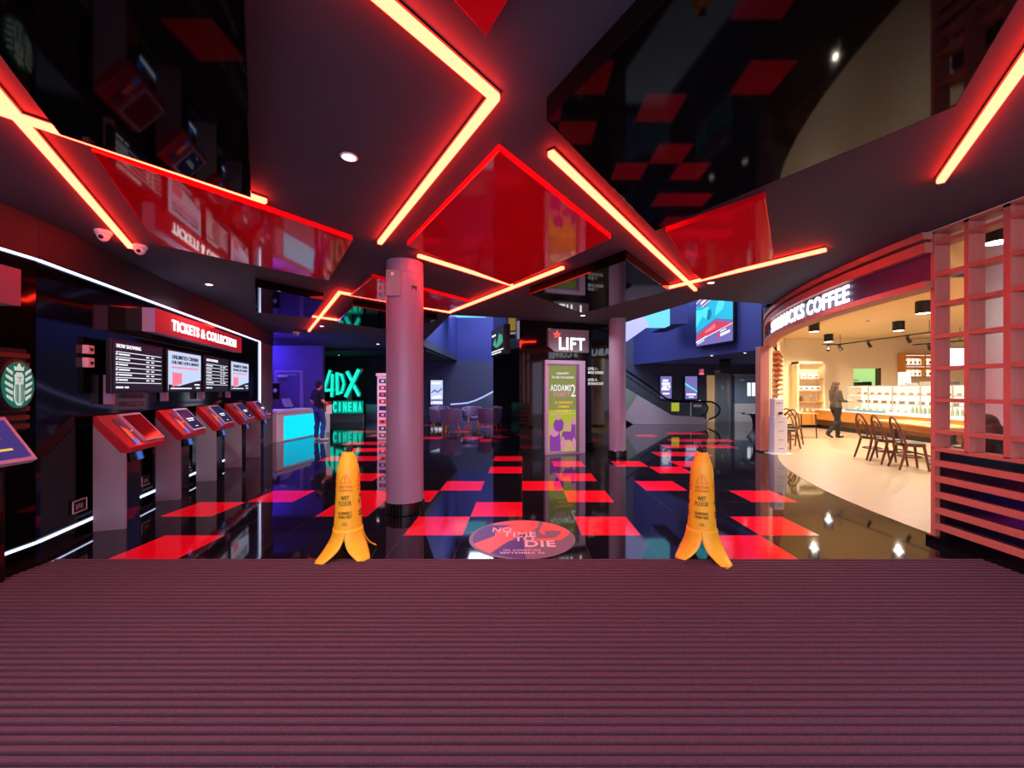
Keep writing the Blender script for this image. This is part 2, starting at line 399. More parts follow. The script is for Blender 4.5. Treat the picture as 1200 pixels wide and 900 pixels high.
# slab edge on the left with a glazed corner
b = MB(); b.ext([(-3.66,14.7,3.0),(-3.66,22.15,3.0),(-3.66,22.15,7.2),(-3.66,14.7,7.2)], (.11,0,0))
b.ext([(-3.66,12.4,3.0),(-3.66,14.7,3.0),(-3.66,14.7,3.42),(-3.66,12.4,3.12)], (.11,0,0)); st(b.build('wall_side', 'navy'))
st(MB().box(-5.6,-5.5,9,16,3.28,7.2).build('wall_left', 'bulk'))
t = thing('ceiling_light', 'cyan backlit soffit panel high in the hall left of the lift', 'light', (-2.3,19.0,4.9))
MB().box(-1.2,1.05,-.9,.55,.03,.12).build('housing', 'lav_glow', t); MB().box(-.85,.55,-.9,.5,0,.03).build('diffuser', 'soffit_cyan', t)
for xx in (-.9,.8): MB().tube([(xx,0,.12),(xx,0,2.3)], .015, 8).build('hanger', 'black_pl', t)
# glowing upstairs poster behind the triangular opening
t = thing('upper_poster', 'small amber lit poster upstairs seen through the triangular gap', 'poster', (-4.6,16.3,3.7))
MB().box(-.6,1.0,0,.05,-.35,1.2).build('board', 'black_pl', t); MB().face_y([(-.5,.35),(.9,.1),(.9,1.1),(-.5,1.1)], -.02, 0).build('print', 'scr_yellow', t)
MB().face_y([(-.5,.2),(.9,-.05),(.9,.03),(-.5,.28)], -.02, 0).build('caption', 'scr_white', t)
# right upper mass with soffit
st(MB().prism([(5.5,16.2),(6.5,11),(6.75,11),(9.8,15.6),(9.8,18.2),(5.0,18.2)], 2.55, 7.2).build('wall_right', 'navy'))
# stair soffit and landing above the escalator (lit)
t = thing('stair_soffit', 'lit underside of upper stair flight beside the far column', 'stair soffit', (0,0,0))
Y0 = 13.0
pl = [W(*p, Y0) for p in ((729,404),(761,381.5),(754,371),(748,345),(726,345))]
MB().ext([tuple(q) for q in pl], (0,.5,0)).build('sloped_panel', 'lav_glow', t)
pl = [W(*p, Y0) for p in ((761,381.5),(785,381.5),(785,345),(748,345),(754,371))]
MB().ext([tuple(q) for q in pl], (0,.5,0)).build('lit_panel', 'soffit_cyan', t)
pl = [W(*p, Y0) for p in ((785.3,380),(806,379),(806,340),(785.3,340))]
MB().ext([tuple(q) for q in pl], (0,2.0,0)).build('landing_edge', 'navy', t)
pl = [W(*p, Y0) for p in ((761,382.2),(806,381),(806,379.5),(785.2,381.8))]
# ================================================================ LIFT CORE
LA = Vector((-.06,8.95,0)); LRZ = R(18.0); LW, LD = 2.254, 2.42
st(place(MB().box(0,LW,0,LD,0,7.0).build('wall_lift', 'gloss_lift'), LA, LRZ))
st(place(MB().box(-.05,.56,-.05,LD,0,.13).build('baseboard_lift', 'black_gl'), LA, LRZ))
st(place(MB().box(1.6,LW+.05,-.05,LD,0,.13).build('baseboard_lift', 'black_gl'), LA, LRZ))
def onlift(name, label, cat, x, z, y=0): 
    c = Matrix.Rotation(LRZ, 3, 'Z') @ Vector((x,y,z)); return thing(name, label, cat, LA+c, LRZ)
t = onlift('lift_sign', 'dark illuminated sign with star and glowing word LIFT', 'sign', 1.16, 2.57)
b = MB(); b.face_y([(-.5,-.14),(-.36,-.26),(.5,-.26),(.5,.26),(-.5,.26)], -.08, 0); b.build('panel', 'grey_metal', t, bevel=.006)
text('lettering', 'LIFT', 'letter_white', t, .07, -.20, .27, y=-.085, w=.64, bold=.020, space=1.12)
sp = [( -.30+.095*(1 if k%2==0 else .42)*math.sin(k*PI/5), .13+.095*(1 if k%2==0 else .42)*math.cos(k*PI/5)) for k in range(10)]
si = [( -.30+.05*(1 if k%2==0 else .42)*math.sin(k*PI/5), .13+.05*(1 if k%2==0 else .42)*math.cos(k*PI/5)) for k in range(10)]
b = MB(); V = [[b.bm.verts.new((x,yy,z)) for x,z in q] for q in (sp,si) for yy in (-.10,-.08)]
for k in range(10):
    j = (k+1)%10; b.bm.faces.new((V[0][k],V[0][j],V[2][j],V[2][k])); b.bm.faces.new((V[0][k],V[1][k],V[1][j],V[0][j])); b.bm.faces.new((V[2][k],V[2][j],V[3][j],V[3][k]))
b.build('star', 'star_red', t)
t = onlift('poster_case', 'tall lit film poster case standing against the lift wall', 'poster', 1.07, 0)
MB().box(-.50,.49,-.10,-.005,0,2.12).build('case', 'lilac', t, bevel=.005)
b = MB(); b.box(-.42,.25,-.104,-.10,.06,1.0); b.build('lower_print', 'poster_lime', t)
b = MB(); b.box(-.42,.25,-.104,-.10,1.0,2.0); b.build('upper_print', 'poster_green', t)
b = MB(); b.box(.25,.33,-.112,-.10,.03,2.04); b.box(-.45,.33,-.112,-.10,2.0,2.04); b.build('frame_edge', 'mauve_grey', t)
text('headline', 'UNHAPPY', 'poster_white', t, -.08, 1.80, .05, y=-.105, w=.30, bold=.008)
text('headline', 'TO SEE YOU AGAIN', 'poster_white', t, -.08, 1.71, .05, y=-.105, w=.54, bold=.008)
text('title', 'ADDAMS', 'poster_white', t, -.13, 1.43, .14, y=-.105, w=.50, bold=.012)
text('title', 'FAMILY', 'poster_pink', t, -.10, 1.30, .10, y=-.105, w=.40, bold=.012)
text('title', '2', 'poster_white', t, .18, 1.30, .28, y=-.106, w=.12)
text('release_note', 'AT CINEWORLD', 'poster_amber', t, -.06, 1.14, .055, y=-.105, w=.44, bold=.008)
text('release_note', 'CINEMAS', 'poster_amber', t, -.06, 1.05, .05, y=-.105, w=.28, bold=.008)
text('release_note', 'OCTOBER 8', 'poster_amber', t, -.06, .95, .055, y=-.105, w=.36, bold=.008)
MB().box(-.38,.2,-.106,-.104,.91,.914).build('rule', 'poster_white', t)
def blob(pts): return [(x,z) for x,z in pts]
def ell(cx, cz, rx, rz, n=18, a0=0, a1=2*PI): return [(cx+rx*math.cos(a0+(a1-a0)*k/n), cz+rz*math.sin(a0+(a1-a0)*k/n)) for k in range(n)]
# plain generic grouped shapes where the artwork stands
for k, (pts, mm) in enumerate((([(-.40,.07),(-.40,.42),(-.30,.62),(-.16,.58),(-.12,.07)], 'poster_purple'), (ell(-.28,.52,.11,.12), 'poster_pink'),
        (ell(-.18,.66,.13,.15), 'poster_purple'), (ell(-.19,.85,.06,.08), 'poster_tan'), ([(-.14,.30),(-.08,.52),(.18,.50),(.22,.28)], 'poster_purple'),
        (ell(.03,.62,.10,.10), 'poster_tan'), ([(-.02,.07),(-.04,.32),(.12,.32),(.10,.07)], 'poster_tan'), (ell(-.08,.24,.05,.17), 'poster_pink'),
        ([(.10,.30),(.14,.70),(.23,.70),(.24,.30)], 'poster_purple'), (ell(.19,.74,.055,.08), 'poster_pink'), (ell(.19,.22,.05,.15), 'poster_pink'))):
    MB().face_y(pts, -.108-.0015*k, -.104).build('artwork_shape', mm, t)
t = onlift('level_sign', 'small white level directions on the black wall beside the poster', 'sign', 1.68, 1.7)
for i, (z, s, w) in enumerate(((.22,'LEVEL 1 -',.26),(.13,'MORE SCREENS',.40),(-.04,'LEVEL 0 -',.26),(-.13,'ENTRANCE EXIT',.40))):
    text('lettering', s, 'poster_white', t, 0, z, .06, y=-.002, w=w, align='LEFT', bold=.008)
# screen on the lift's left face
c = LA + Matrix.Rotation(LRZ,3,'Z') @ Vector((0,1.15,0))
t = thing('wall_screen', 'dark green film screen high on the left face of the lift core', 'screen', (c.x,c.y,2.76), LRZ-PI/2)
MB().box(-1.15,.15,-.08,-.005,-.42,.30).build('casing', 'black_pl', t)
MB().box(-1.11,.11,-.084,-.08,-.26,.26).build('picture', 'scr_navy', t)
MB().face_y([(-.95,-.1),(-.7,.05),(-.55,-.15),(-.3,.12),(0,.05),(.05,-.12),(-.3,-.2),(-.6,-.22)], -.088,-.084).build('picture_shape', 'scr_green', t)
MB().box(-1.1,.1,-.088,-.084,-.31,-.28).build('caption', 'scr_white', t); MB().box(-1.1,-.1,-.088,-.084,-.37,-.34).build('caption', 'scr_white', t)
MB().box(-1.05,-.65,-.088,-.084,.10,.15).build('caption', 'scr_white', t)
# ================================================================ PILLARS
def pillar(c, r, label, ring_r, top=CZ, boxed=False, base=.14):
    t = thing('column', label, 'column', (c[0],c[1],0))
    MB().lathe([(r,base),(r,top)], n=48).build('shaft', 'pillar', t, smooth=True)
    MB().lathe([(ring_r-.01,0),(ring_r,.01),(ring_r,base-.01),(ring_r-.01,base),(r-.02,base)], n=48).build('base_ring', 'black_gl', t, smooth=True)
    b = MB()
    for k in range(36):
        a = 2*PI*k/36; mt = Matrix.Rotation(a,3,'Z'); b.obox(mt @ Vector((ring_r+.002,0,base/2)), .008, .012, base-.02, mt)
    b.build('base_fluting', 'black_pl', t)
    MB().lathe([(r+.003,top-.16),(r+.006,top-.155),(r+.006,top-.15),(r+.003,top-.145)], n=48).build('band', 'pillar', t, smooth=True)
    if boxed:
        a = math.atan2(-c[1]-.0, -c[0]) ; a = R(-90)+R(4)
        mt = Matrix.Rotation(a+PI/2,3,'Z'); p = mt @ Vector((-.08,-r+.01,2.70))
        MB().obox(p, .17, .07, .30, mt).build('junction_box', 'grey_metal', t, bevel=.006)
        MB().obox(mt @ Vector((-.09,-r-.03,2.80)), .03, .012, .035, mt).build('box_label', 'white', t)
        b = MB()
        for k in range(5): b.obox(mt @ Vector((.075+.022*k,-r+.022+.007*k,2.66+(.012 if k%2 else 0))), .016,.004,.03+.01*(k%3), mt @ Matrix.Rotation(R(20*(k%3-1)),3,'Y'))
        b.build('scrawl', 'ink', t)
    return t
pillar((-1.42,4.91), .218, 'thick mauve steel column in the foreground with grey box near its top', .228, boxed=True)
pillar((2.07,8.82), .178, 'slimmer mauve column beside the lift core, farther back', .20, base=.15)
# ================================================================ CEILING PANELS AND STRIPS
def cpanel(pts, label, m, z0, drop=.012, z1=CZ-.001):
    t = tag(MB().prism(pts, z0, z1).build('ceiling_panel', m, bevel=.004), label, 'ceiling panel', 'glossy angled panels hung under the ceiling'); return t
cpanel([(-2.55,2.235),(-1.99,2.975),(-.24,.30),(-1.1,-.1),(-1.4,.5)], 'large glossy black ceiling panel at upper left above the ticket kiosks', 'gloss_panel', 2.88)
cpanel([(-2.66,2.505),(-1.68,4.02),(-2.64,5.52),(-3.73,4.14)], 'long glossy red ceiling panel at left mirroring the ticket screens', 'gloss_red', 2.95)
cpanel([(.125,2.115),(1.18,3.6),(2.15,2.01),(1.12,.45)], 'large glossy black ceiling panel at upper right', 'gloss_panel', 2.88)
cpanel([(-.142,2.506),(-1.185,4.17),(-.17,5.74),(.87,3.98)], 'big red diamond ceiling panel in the middle above the floor sticker', 'gloss_red', 2.95)
cpanel([(-.15,1.69),(-.71,.9),(-.15,.2),(.34,.9)], 'red ceiling panel whose tip shows at the top edge', 'gloss_red', 2.95)
cpanel([(1.345,3.80),(1.87,3.12),(2.85,4.58),(2.42,5.47),(2.2,5.2)], 'smaller red ceiling panel at right of the crossing red strips', 'gloss_red', 2.95)
cpanel([(1.135,4.42),(2.1,5.8),(1.12,7.5),(.114,6.02)], 'black mirror ceiling panel in front of the lift reflecting its sign', 'gloss_panel', 2.88)
cpanel([(-3.67,5.57),(-3.15,6.43),(-4.14,7.96),(-4.88,7.43)], 'small black mirror ceiling panel reflecting the blue doorway wall', 'gloss_panel', 2.88)
cpanel([(-2.87,6.89),(-1.74,8.26),(-2.9,9.9),(-3.92,8.58)], 'black mirror ceiling panel behind the front column reflecting turquoise letters', 'gloss_panel', 2.88)
cpanel([(-1.98,5.35),(-.9,6.88),(-1.40,7.7),(-2.75,6.45)], 'red ceiling panel behind the top of the front column', 'gloss_red', 2.95)
def led(pts, label, w=.046):
    """a continuous angular LED profile under the ceiling"""
    t = thing('light_strip', label, 'light', (0,0,0), 0, 'red light strips on the ceiling')
    P = [Vector((x,y)) for x,y in pts]; n = len(P)
    def side(ww):
        L, Rr = [], []
        for i, p in enumerate(P):
            ds = []
            if i > 0: ds.append((P[i]-P[i-1]).normalized())
            if i < n-1: ds.append((P[i+1]-P[i]).normalized())
            d = sum(ds, Vector((0,0))).normalized(); nn = Vector((-d.y,d.x)); c = nn.dot(Vector((-ds[0].y,ds[0].x)))
            L.append(p+nn*ww/2/c); Rr.append(p-nn*ww/2/c)
        return [tuple(q) for q in L+Rr[::-1]]
    MB().prism(side(w+.01), CZ-.012, CZ-.001).build('channel', 'black_pl', t)
    MB().prism(side(w), CZ-.05, CZ-.012).build('diffuser', 'led_red', t, bevel=.008)
    return t
def C(px, py, z=2.965): 
    Y = F*(z-H)/(PY-py); return ((px-PX)*Y/F, Y)
a, bb = Vector(C(447,0)), Vector(C(580,115))
e = bb+(a-bb)*1.9
led([tuple(e), tuple(bb), C(445,285)], 'red zigzag light strip pointing right at top centre')
led([C(645,180), C(815,340)], 'red light strip running diagonally left of the smaller red panel')
led([C(781,338), C(968,293)], 'red light strip crossing the far end of the diagonal strip at right')
a, bb = Vector(C(1102,213)), Vector(C(1200,75)); e = bb+(bb-a)*.8
led([tuple(a), tuple(e)], 'red light strip at the upper right corner near the timber lattice')
a, bb = Vector(C(153,290)), Vector(C(0,115)); e = bb+(bb-a)*.4
led([tuple(a), tuple(e)], 'red light strip at far left running down to the white camera domes')
a, bb = Vector(C(312,237)), Vector(C(0,131)); e = bb+(bb-a)*.3
led([tuple(a), tuple(e)], 'red light strip along the edge of the upper left black panel')
led([C(362,388), C(398,343), C(527,366), C(660,314)], 'red zigzag light strip passing behind the front column')
led([C(490,300), C(600,334)], 'short red light strip under the big red diamond panel')
led([C(366,371), C(402,376)], 'tiny far red light strip beside the turquoise reflection')
def downlight(px, py, label, e=55, z=CZ):
    p = G(px, py, z); t = thing('downlight', label, 'light', p, 0, 'small round ceiling downlights')
    MB().lathe([(.030,-.001),(.052,-.001),(.056,-.006),(.044,-.012),(.034,-.002)], n=24, cap=False).build('trim_ring', 'white', t, smooth=True)
    MB().lathe([(.001,-.009),(.038,-.008),(.036,-.003),(.001,-.003)], n=20).build('lens', 'lamp', t)
    if e: lamp('downlight_beam', p-Vector((0,0,.03)), e, (1,.9,.88), angle=140, blend=1)
DL = 150
for px, py, lb in ((409,183,'round downlight left of the big red zigzag strip'),(245,333,'downlight above the ticket screens, below the long red panel'),
        (377,382,'downlight beside the end of the far zigzag strip'),(443,403,'downlight just left of the front column, far back'),
        (683,369.5,'bright downlight in front of the lift sign'),(833,331,'downlight below the crossing red strips at right')):
    downlight(px, py, lb, DL)
downlight(397,416,'downlight in the black ceiling before the turquoise letters', 12, 2.9)
# added fill spots without fittings, behind the viewer and along the hall
for x, y in ((-2.2,-.9),(0,-.9),(2.2,-.9),(-3.2,1.0),(3.0,1.0),(3.2,5.2),(-.6,7.2)):
    lamp('added_fill_spot', (x,y,2.97), DL*.9, (.95,.84,1), angle=150, blend=1)
def dome(p, label, r=.06):
    t = thing('security_camera', label, 'camera', p, 0, 'white dome cameras on the ceiling')
    MB().lathe([(r*.95,0),(r*1.05,-.008),(r*1.0,-.035),(r*.8,-.045)], n=24).build('base', 'white', t, smooth=True)
    MB().lathe([(r*.8,-.04),(r*.78,-.06),(r*.55,-.09),(r*.2,-.105),(.002,-.108)], n=24).build('dome', 'white', t, smooth=True)
    MB().ball((r*.25,-r*.55,-.07), r*.34, 12).build('lens', 'black_gl', t, smooth=True)
dome(G(121,270,CZ), 'white dome camera left of the far left red strip end', .062)
dome(G(164,287,CZ), 'white dome camera right of the far left red strip end', .062)
dome(G(347,389,CZ), 'distant white dome camera above the blue lit desk', .09)
lamp('added_fill_spot', (-3.9,10.5,2.95), 260, (.80,.68,1), angle=120, blend=1)  # added unseen spot that brightens the totem
# ================================================================ TICKET WALL
def onwall(name, label, cat, s, z=0, y=0, group=None, rz=0):
    n = Vector((D.y,-D.x,0)); p = O + D*s - n*y; p.z = z
    return thing(name, label, cat, p, RZ+rz, group)
t = onwall('ticket_sign', 'long red projecting sign reading TICKETS & COLLECTION', 'sign', 1.29, 2.17)
LS = 3.03
MB().box(.0,LS,-.30,-.29,0,.29).build('face', 'sign_red', t)
MB().box(0,LS,-.29,-.16,0,.29).build('casing', 'lilac', t, bevel=.004)
MB().box(.01,LS-.01,-.16,-.0,.01,.28).build('bracket_box', 'black_pl', t)
text('lettering', 'TICKETS & COLLECTION', 'letter_white', t, LS/2+.03, .075, .135, y=-.302, w=2.34, bold=.020, depth=.006, space=1.12)
def screen(s, label, kind):
    t = onwall('wall_screen', label, 'screen', s, 1.43, group='ticket screens above the kiosks')
    MB().box(0,1.06,-.14,-.09,0,.60).build('casing', 'black_pl', t, bevel=.005)
    MB().box(.3,.7,-.09,-.0,.2,.4).build('bracket', 'black_pl', t)
    MB().box(.1,.16,-.09,-.02,-.12,.2).build('cable_bracket', 'lilac', t)
    if kind == 0:
        MB().box(.03,1.03,-.144,-.14,.03,.57).build('picture', 'scr_navy', t)
        text('heading', 'NOW SHOWING', 'scr_white', t, .08, .505, .042, y=-.145, w=.46, align='LEFT', bold=.008)
        b = MB()
        for k in range(7): b.box(.07,1.0,-.147,-.144,.455-.057*k,.463-.057*k)
        b.build('ruled_lines', 'scr_white', t)
        for k in range(6):
            z = .425-.057*k
            for nm,x0,x1,hh in (('bullet',.07,.10,.020),('film_title',.12,.12+random.choice((.16,.20,.24)),.017),('show_time',.66,.72,.015),('show_time',.77,.77+random.choice((.06,.12)),.015)): MB().box(x0,x1,-.147,-.144,z,z+hh).build(nm,'scr_white',t)
        b = MB(); b.box(.07,.20,-.147,-.144,.055,.075); b.box(.23,.30,-.147,-.144,.055,.075); b.build('footer', 'scr_white', t)
    else:
        MB().box(.03,1.03,-.144,-.14,.03,.57).build('picture', 'scr_pale', t)
        text('heading', 'UNLIMITED CINEMA', 'scr_navy', t, .12, .465, .055, y=-.145, w=.82, align='LEFT', bold=.015)
        text('heading', 'FOR ONLY £9.99 A MONTH', 'scr_navy', t, .12, .395, .045, y=-.145, w=.82, align='LEFT', bold=.012)
        b = MB()
        for k in range(9): b.box(.12+.09*k,.12+.09*k+.07,-.147,-.144,.335,.36)
        b.build('pink_caption', 'scr_pink', t)
        MB().face_y([(.13,.07),(.40,.13),(.40,.27),(.13,.28)], -.147, -.144).build('ticket_logo', 'scr_pink', t)
        b = MB(); b.face_y([(.03,.03),(1.03,.03),(1.03,.18),(.82,.16),(.30,.085),(.03,.11)], -.1465, -.144); b.build('dark_band', 'scr_navy', t)
        b = MB(); b.box(.08,.70,-.149,-.1465,.045,.062); b.box(.80,.98,-.149,-.1465,.10,.12); b.box(.85,.98,-.149,-.1465,.05,.07); b.build('caption', 'scr_white', t)
for k, (lb, kd) in enumerate((('black NOW SHOWING listings screen nearest the viewer',0),('pale blue advertising screen second along the ticket wall',1),
        ('black NOW SHOWING listings screen between the two pale ones',0),('pale blue advertising screen farthest along the ticket wall',1))):
    screen(.76+1.165*k, lb, kd)
def kiosk(s, label, lit):
    t = onwall('ticket_kiosk', label, 'kiosk', s, 0, 0, 'self-service ticket kiosks')
    prof = [(-.34,0),(-.34,.83),(-.10,1.15),(-.07,1.15),(-.07,0)]
    MB().side_x(prof, 0, .022).build('side_panel', 'grey_metal', t)
    MB().side_x([(-.335,.0),(-.335,.80),(-.11,1.10),(-.08,1.10),(-.08,0)], .022, .27).build('pedestal', 'black_gl', t)
    hd = [(-.378,.855),(-.372,.80),(-.30,.80),(-.07,1.10),(-.07,1.195),(-.10,1.195)]
    MB().side_x(hd, -.006, .71).build('head', 'red_metal', t, bevel=.006)
    # slanted face frame of reference
    p0 = Vector((0,-.378,.855)); up = (Vector((0,-.10,1.195))-p0); ul = up.length; up.normalize(); nn = Vector((0,-up.z,up.y))
    def slab(x0,x1,v0,v1,n0,n1,mm,name,par=t):
        a = [p0+Vector((x,0,0))+up*v+nn*n0 for x,v in ((x0,v0),(x1,v0),(x1,v1),(x0,v1))]
        return MB().ext([tuple(q) for q in a], tuple(nn*(n1-n0))).build(name, mm, par)
    sc_ = slab(.30,.70,.03,ul-.02,.001,.024,'lilac','screen_frame')
    slab(.325,.675,.055,ul-.045,.024,.027,'screen_dark' if lit else 'display_glare','display',sc_)
    if lit:
        slab(.40,.60,.22,.24,.027,.029,'scr_white','display_text',sc_); slab(.40,.57,.19,.205,.027,.029,'scr_white','display_text',sc_)
        slab(.46,.53,.09,.10,.027,.029,'scr_white','display_text',sc_)
    def art(pts, mm, h):
        a = [p0+Vector((x,0,0))+up*v+nn*.001 for x,v in pts]; MB().ext([tuple(q) for q in a], tuple(nn*h)).build('artwork', mm, t)
    art([(.13,.03),(.22,.03),(.25,.36),(.16,.38)], 'navy_print', .003)
    art([(.15,.10),(.21,.06),(.24,.22),(.17,.28)], 'orange_print', .005)
    art([(.14,.02),(.22,.02),(.23,.09),(.15,.11)], 'blue_plastic', .006)
    slab(.262,.275,.19,.205,0,.02,'white','button')
    rd = MB(); rd.side_x([(-.35,.69),(-.415,.715),(-.395,.80),(-.34,.80)], .05, .20); cr = rd.build('card_reader', 'black_pl', t, bevel=.006)
    MB().side_x([(-.362,.695),(-.424,.72),(-.404,.797),(-.37,.797)], .07, .15).build('blue_flap', 'blue_plastic', cr)
    return t
for k, lb in enumerate(('ticket kiosk nearest the viewer with red screen glare','second ticket kiosk from the viewer with lit lettering on its screen','middle ticket kiosk of the row of five',
        'fourth ticket kiosk from the viewer','last ticket kiosk at the far end of the row')):
    kiosk(.605+1.19*k, lb, k > 0)
for k, s in enumerate((.62,1.72,2.9,4.1)):
    t = onwall('socket_plate', ('framed wall plate left of the nearest kiosk','framed wall plate between the first and second kiosks','framed wall plate between the second and third kiosks','framed wall plate between the third and fourth kiosks')[k],
               'wall plate', s-.10 if k == 0 else s-.02, .30)
    MB().box(-.11,.11,-.012,0,-.07,.07).build('plate', 'black_pl', t)
    b = MB(); b.box(-.10,.10,-.016,-.012,-.062,-.056); b.box(-.10,-.092,-.016,-.012,-.062,.06)
    if k == 0: b.box(.092,.10,-.016,-.012,-.062,.06); b.box(-.1,.1,-.016,-.012,.054,.06)
    b.build('outline', 'white', t)
    b = MB()
    for j in range(3): b.box(-.05+.035*j,-.03+.035*j,-.016,-.012,-.03+.01*(j%2),.02)
    b.build('symbol', 'grey_metal', t)
# two small white switches by the first screen
for k,(z,hh,lb) in enumerate(((1.84,.09,'upper small white box beside the first listings screen'),(1.70,.10,'lower small white box beside the first listings screen'))):
    t = onwall('control_box', lb, 'switch', .62, z)
    MB().box(-.05,.05,-.05,0,0,hh).build('case', 'white', t, bevel=.006); MB().box(-.015,.015,-.06,-.05,.03,.06).build('button', 'black_pl', t)
# ---- far left order kiosk, roundel and slats (on the near wall segment)
def onwall2(name, label, cat, s, z=0, y=0):
    n = Vector((D2.y,-D2.x,0)); p = O + D2*s - n*y; p.z = z; return thing(name, label, cat, p, RZ2)
t = onwall2('slatted_panel', 'dark timber slatted panel behind the green roundel sign', 'wall panel', -.72, 1.12)
MB().box(-.55,.62,-.02,0,0,.70).build('backing', 'black_pl', t)
for k in range(9): MB().box(-.55,.62,-.045,-.02,.02+.075*k,.06+.075*k).build('slat', 'wood_dark', t)
t = onwall2('roundel_sign', 'round green and white lit emblem sign on slatted panel', 'sign', -.42, 1.51, -.10); t.rotation_euler.z = R(115)
MB().lathe([(.001,-.05),(.205,-.05),(.21,-.055),(.21,-.12),(.20,-.125),(.001,-.125)], n=48, axis='y').build('casing', 'black_pl', t, smooth=True)
MB().lathe([(.001,-.125),(.185,-.125),(.185,-.130),(.001,-.130)], n=48, axis='y').build('disc', 'siren_green', t, smooth=True)
b = MB()   # pale figure: crown, face, hair waves, twin tails
b.face_y([(-.045,.02),(-.05,.075),(-.028,.10),(.028,.10),(.05,.075),(.045,.02),(.06,-.06),(.05,-.13),(.02,-.165),(-.02,-.165),(-.05,-.13),(-.06,-.06)], -.134,-.130)
b.face_y([(-.05,.115),(-.055,.15),(-.03,.135),(0,.175),(.03,.135),(.055,.15),(.05,.115)], -.134,-.130)
for sg in (-1,1):
    for k in range(5):
        z = .09-.052*k; b.face_y([(sg*.075,z-.012),(sg*(.150-.008*abs(k-2)),z+.022),(sg*(.155-.008*abs(k-2)),z+.044),(sg*.075,z+.016)], -.134,-.130)
b.build('emblem', 'siren_pale', t)
b = MB()
for sg in (-1,1):
    b.box(sg*.018-.008,sg*.018+.008,-.137,-.134,.058,.064)
    for k in range(3): b.face_y([(sg*(.012+.014*k),-.15+.01*k),(sg*(.016+.014*k),-.15+.01*k),(sg*(.018+.014*k),.005),(sg*(.014+.014*k),.005)], -.137,-.134)
b.box(-.012,.012,-.137,-.134,.028,.033); b.box(-.003,.003,-.137,-.134,.04,.06)
b.build('emblem_lines', 'siren_green', t)
t = onwall2('projecting_sign', 'pinkish end of projecting sign box at the left edge', 'sign', -1.72, 2.13)
MB().box(-2.2,1.27,-.29,-.10,0,.29).build('casing', 'lilac', t, bevel=.004); MB().box(-2.2,1.27,-.30,-.29,0,.29).build('face', 'mauve_grey', t)
t = onwall2('order_kiosk', 'far left order kiosk with purple framed screen', 'kiosk', -.78, 0)
MB().box(-.25,.22,-.30,-.04,0,.93).build('body', 'black_gl', t, bevel=.006)
p0 = Vector((0,-.44,.93)); up = Vector((0,.22,.33)); ul = up.length; up.normalize(); nn = Vector((0,-up.z,up.y))
def slab2(x0,x1,v0,v1,n0,n1,mm,name,par):
    a = [p0+Vector((x,0,0))+up*v+nn*n0 for x,v in ((x0,v0),(x1,v0),(x1,v1),(x0,v1))]; return MB().ext([tuple(q) for q in a], tuple(nn*(n1-n0))).build(name, mm, par)
hd = slab2(-.34,.30,0,ul,-.05,0,'lilac','screen_frame',t); slab2(-.31,.27,.03,ul-.03,0,.004,'screen_purple','display',hd)
for v,x0,x1 in ((.24,-.20,.10),(.20,-.20,.15),(.10,-.20,.18)): slab2(x0,x1,v,v+.018,.004,.006,'scr_yellow','display_text',hd)
t2 = MB().side_x([(-.30,.55),(-.34,.56),(-.34,.85),(-.30,.85)], -.2,.16).build('front_plate', 'black_pl', t)
b = MB(); b.box(-.12,.17,-.312,-.30,.28,.62); b.build('emblem_plate', 'clad_green', t, bevel=.03)
MB().lathe([(.001,-.322),(.10,-.322),(.10,-.312),(.001,-.312)], c=(.03,0,.45), n=32, axis='y').build('emblem_disc', 'siren_pale', t, smooth=True)
# ================================================================ BOX OFFICE DESK (far left)
DRZ = math.atan2(.997,.075)
t = thing('reception_desk', 'pink white reception desk with glowing cyan front panel', 'desk', (-6.69,11.04,0), DRZ)
b = MB(); b.box(0,2.66,0,.7,0,.80); b.build('body', 'plaster_white', t, bevel=.01)
b = MB(); b.box(-.02,1.55,-.03,.72,.80,.89); b.build('raised_top', 'plaster_white', t, bevel=.01)
MB().box(.30,2.36,-.012,0,.04,.70).build('front_panel', 'desk_cyan', t)
t = thing('till', 'dark till terminal on the cyan lit desk', 'till', (-6.86,12.05,.89), DRZ)
MB().box(-.2,.2,.05,.35,0,.03).build('base', 'black_pl', t); MB().ext([(-.18,.05,.05),(.18,.05,.05),(.18,.18,.30),(-.18,.18,.30)], (0,.03,.0)).build('display', 'grey_metal', t)
MB().box(-.02,.02,.12,.18,.03,.12).build('stand', 'black_pl', t)
t = thing('till', 'second till at the near end of the cyan lit desk', 'till', (-6.95,11.25,.89), DRZ)
MB().box(-.14,.14,.05,.3,0,.03).build('base', 'black_pl', t); MB().ext([(-.13,.05,.05),(.13,.05,.05),(.13,.16,.22),(-.13,.16,.22)], (0,.03,.0)).build('display', 'black_gl', t)
MB().box(-.02,.02,.1,.16,.03,.1).build('stand', 'black_pl', t)
d = st(MB().box(-8.62,-7.80,14.24,14.30,0,2.05).build('door_1', 'violet_wall'))
MB().box(-8.70,-8.62,14.22,14.30,0,2.13).build('door_frame', 'lilac', d); MB().box(-7.80,-7.72,14.22,14.30,0,2.13).build('door_frame', 'lilac', d); MB().box(-8.62,-7.80,14.22,14.30,2.05,2.13).build('door_frame', 'lilac', d)
MB().box(-8.55,-8.25,14.16,14.24,1.88,1.97).build('door_closer', 'white', d); MB().box(-8.25,-7.9,14.17,14.19,1.96,1.98).build('closer_arm', 'white', d)
MB().tube([(-7.95,14.24,1.02),(-7.95,14.18,1.02),(-8.07,14.18,1.02)], .012).build('door_handle', 'chrome', d)
t = thing('wall_notice', 'dark notice with pale shape left of the blue lit door', 'notice', (-8.62,14.0,1.36))
t.location = (-8.05,13.2,1.42); 
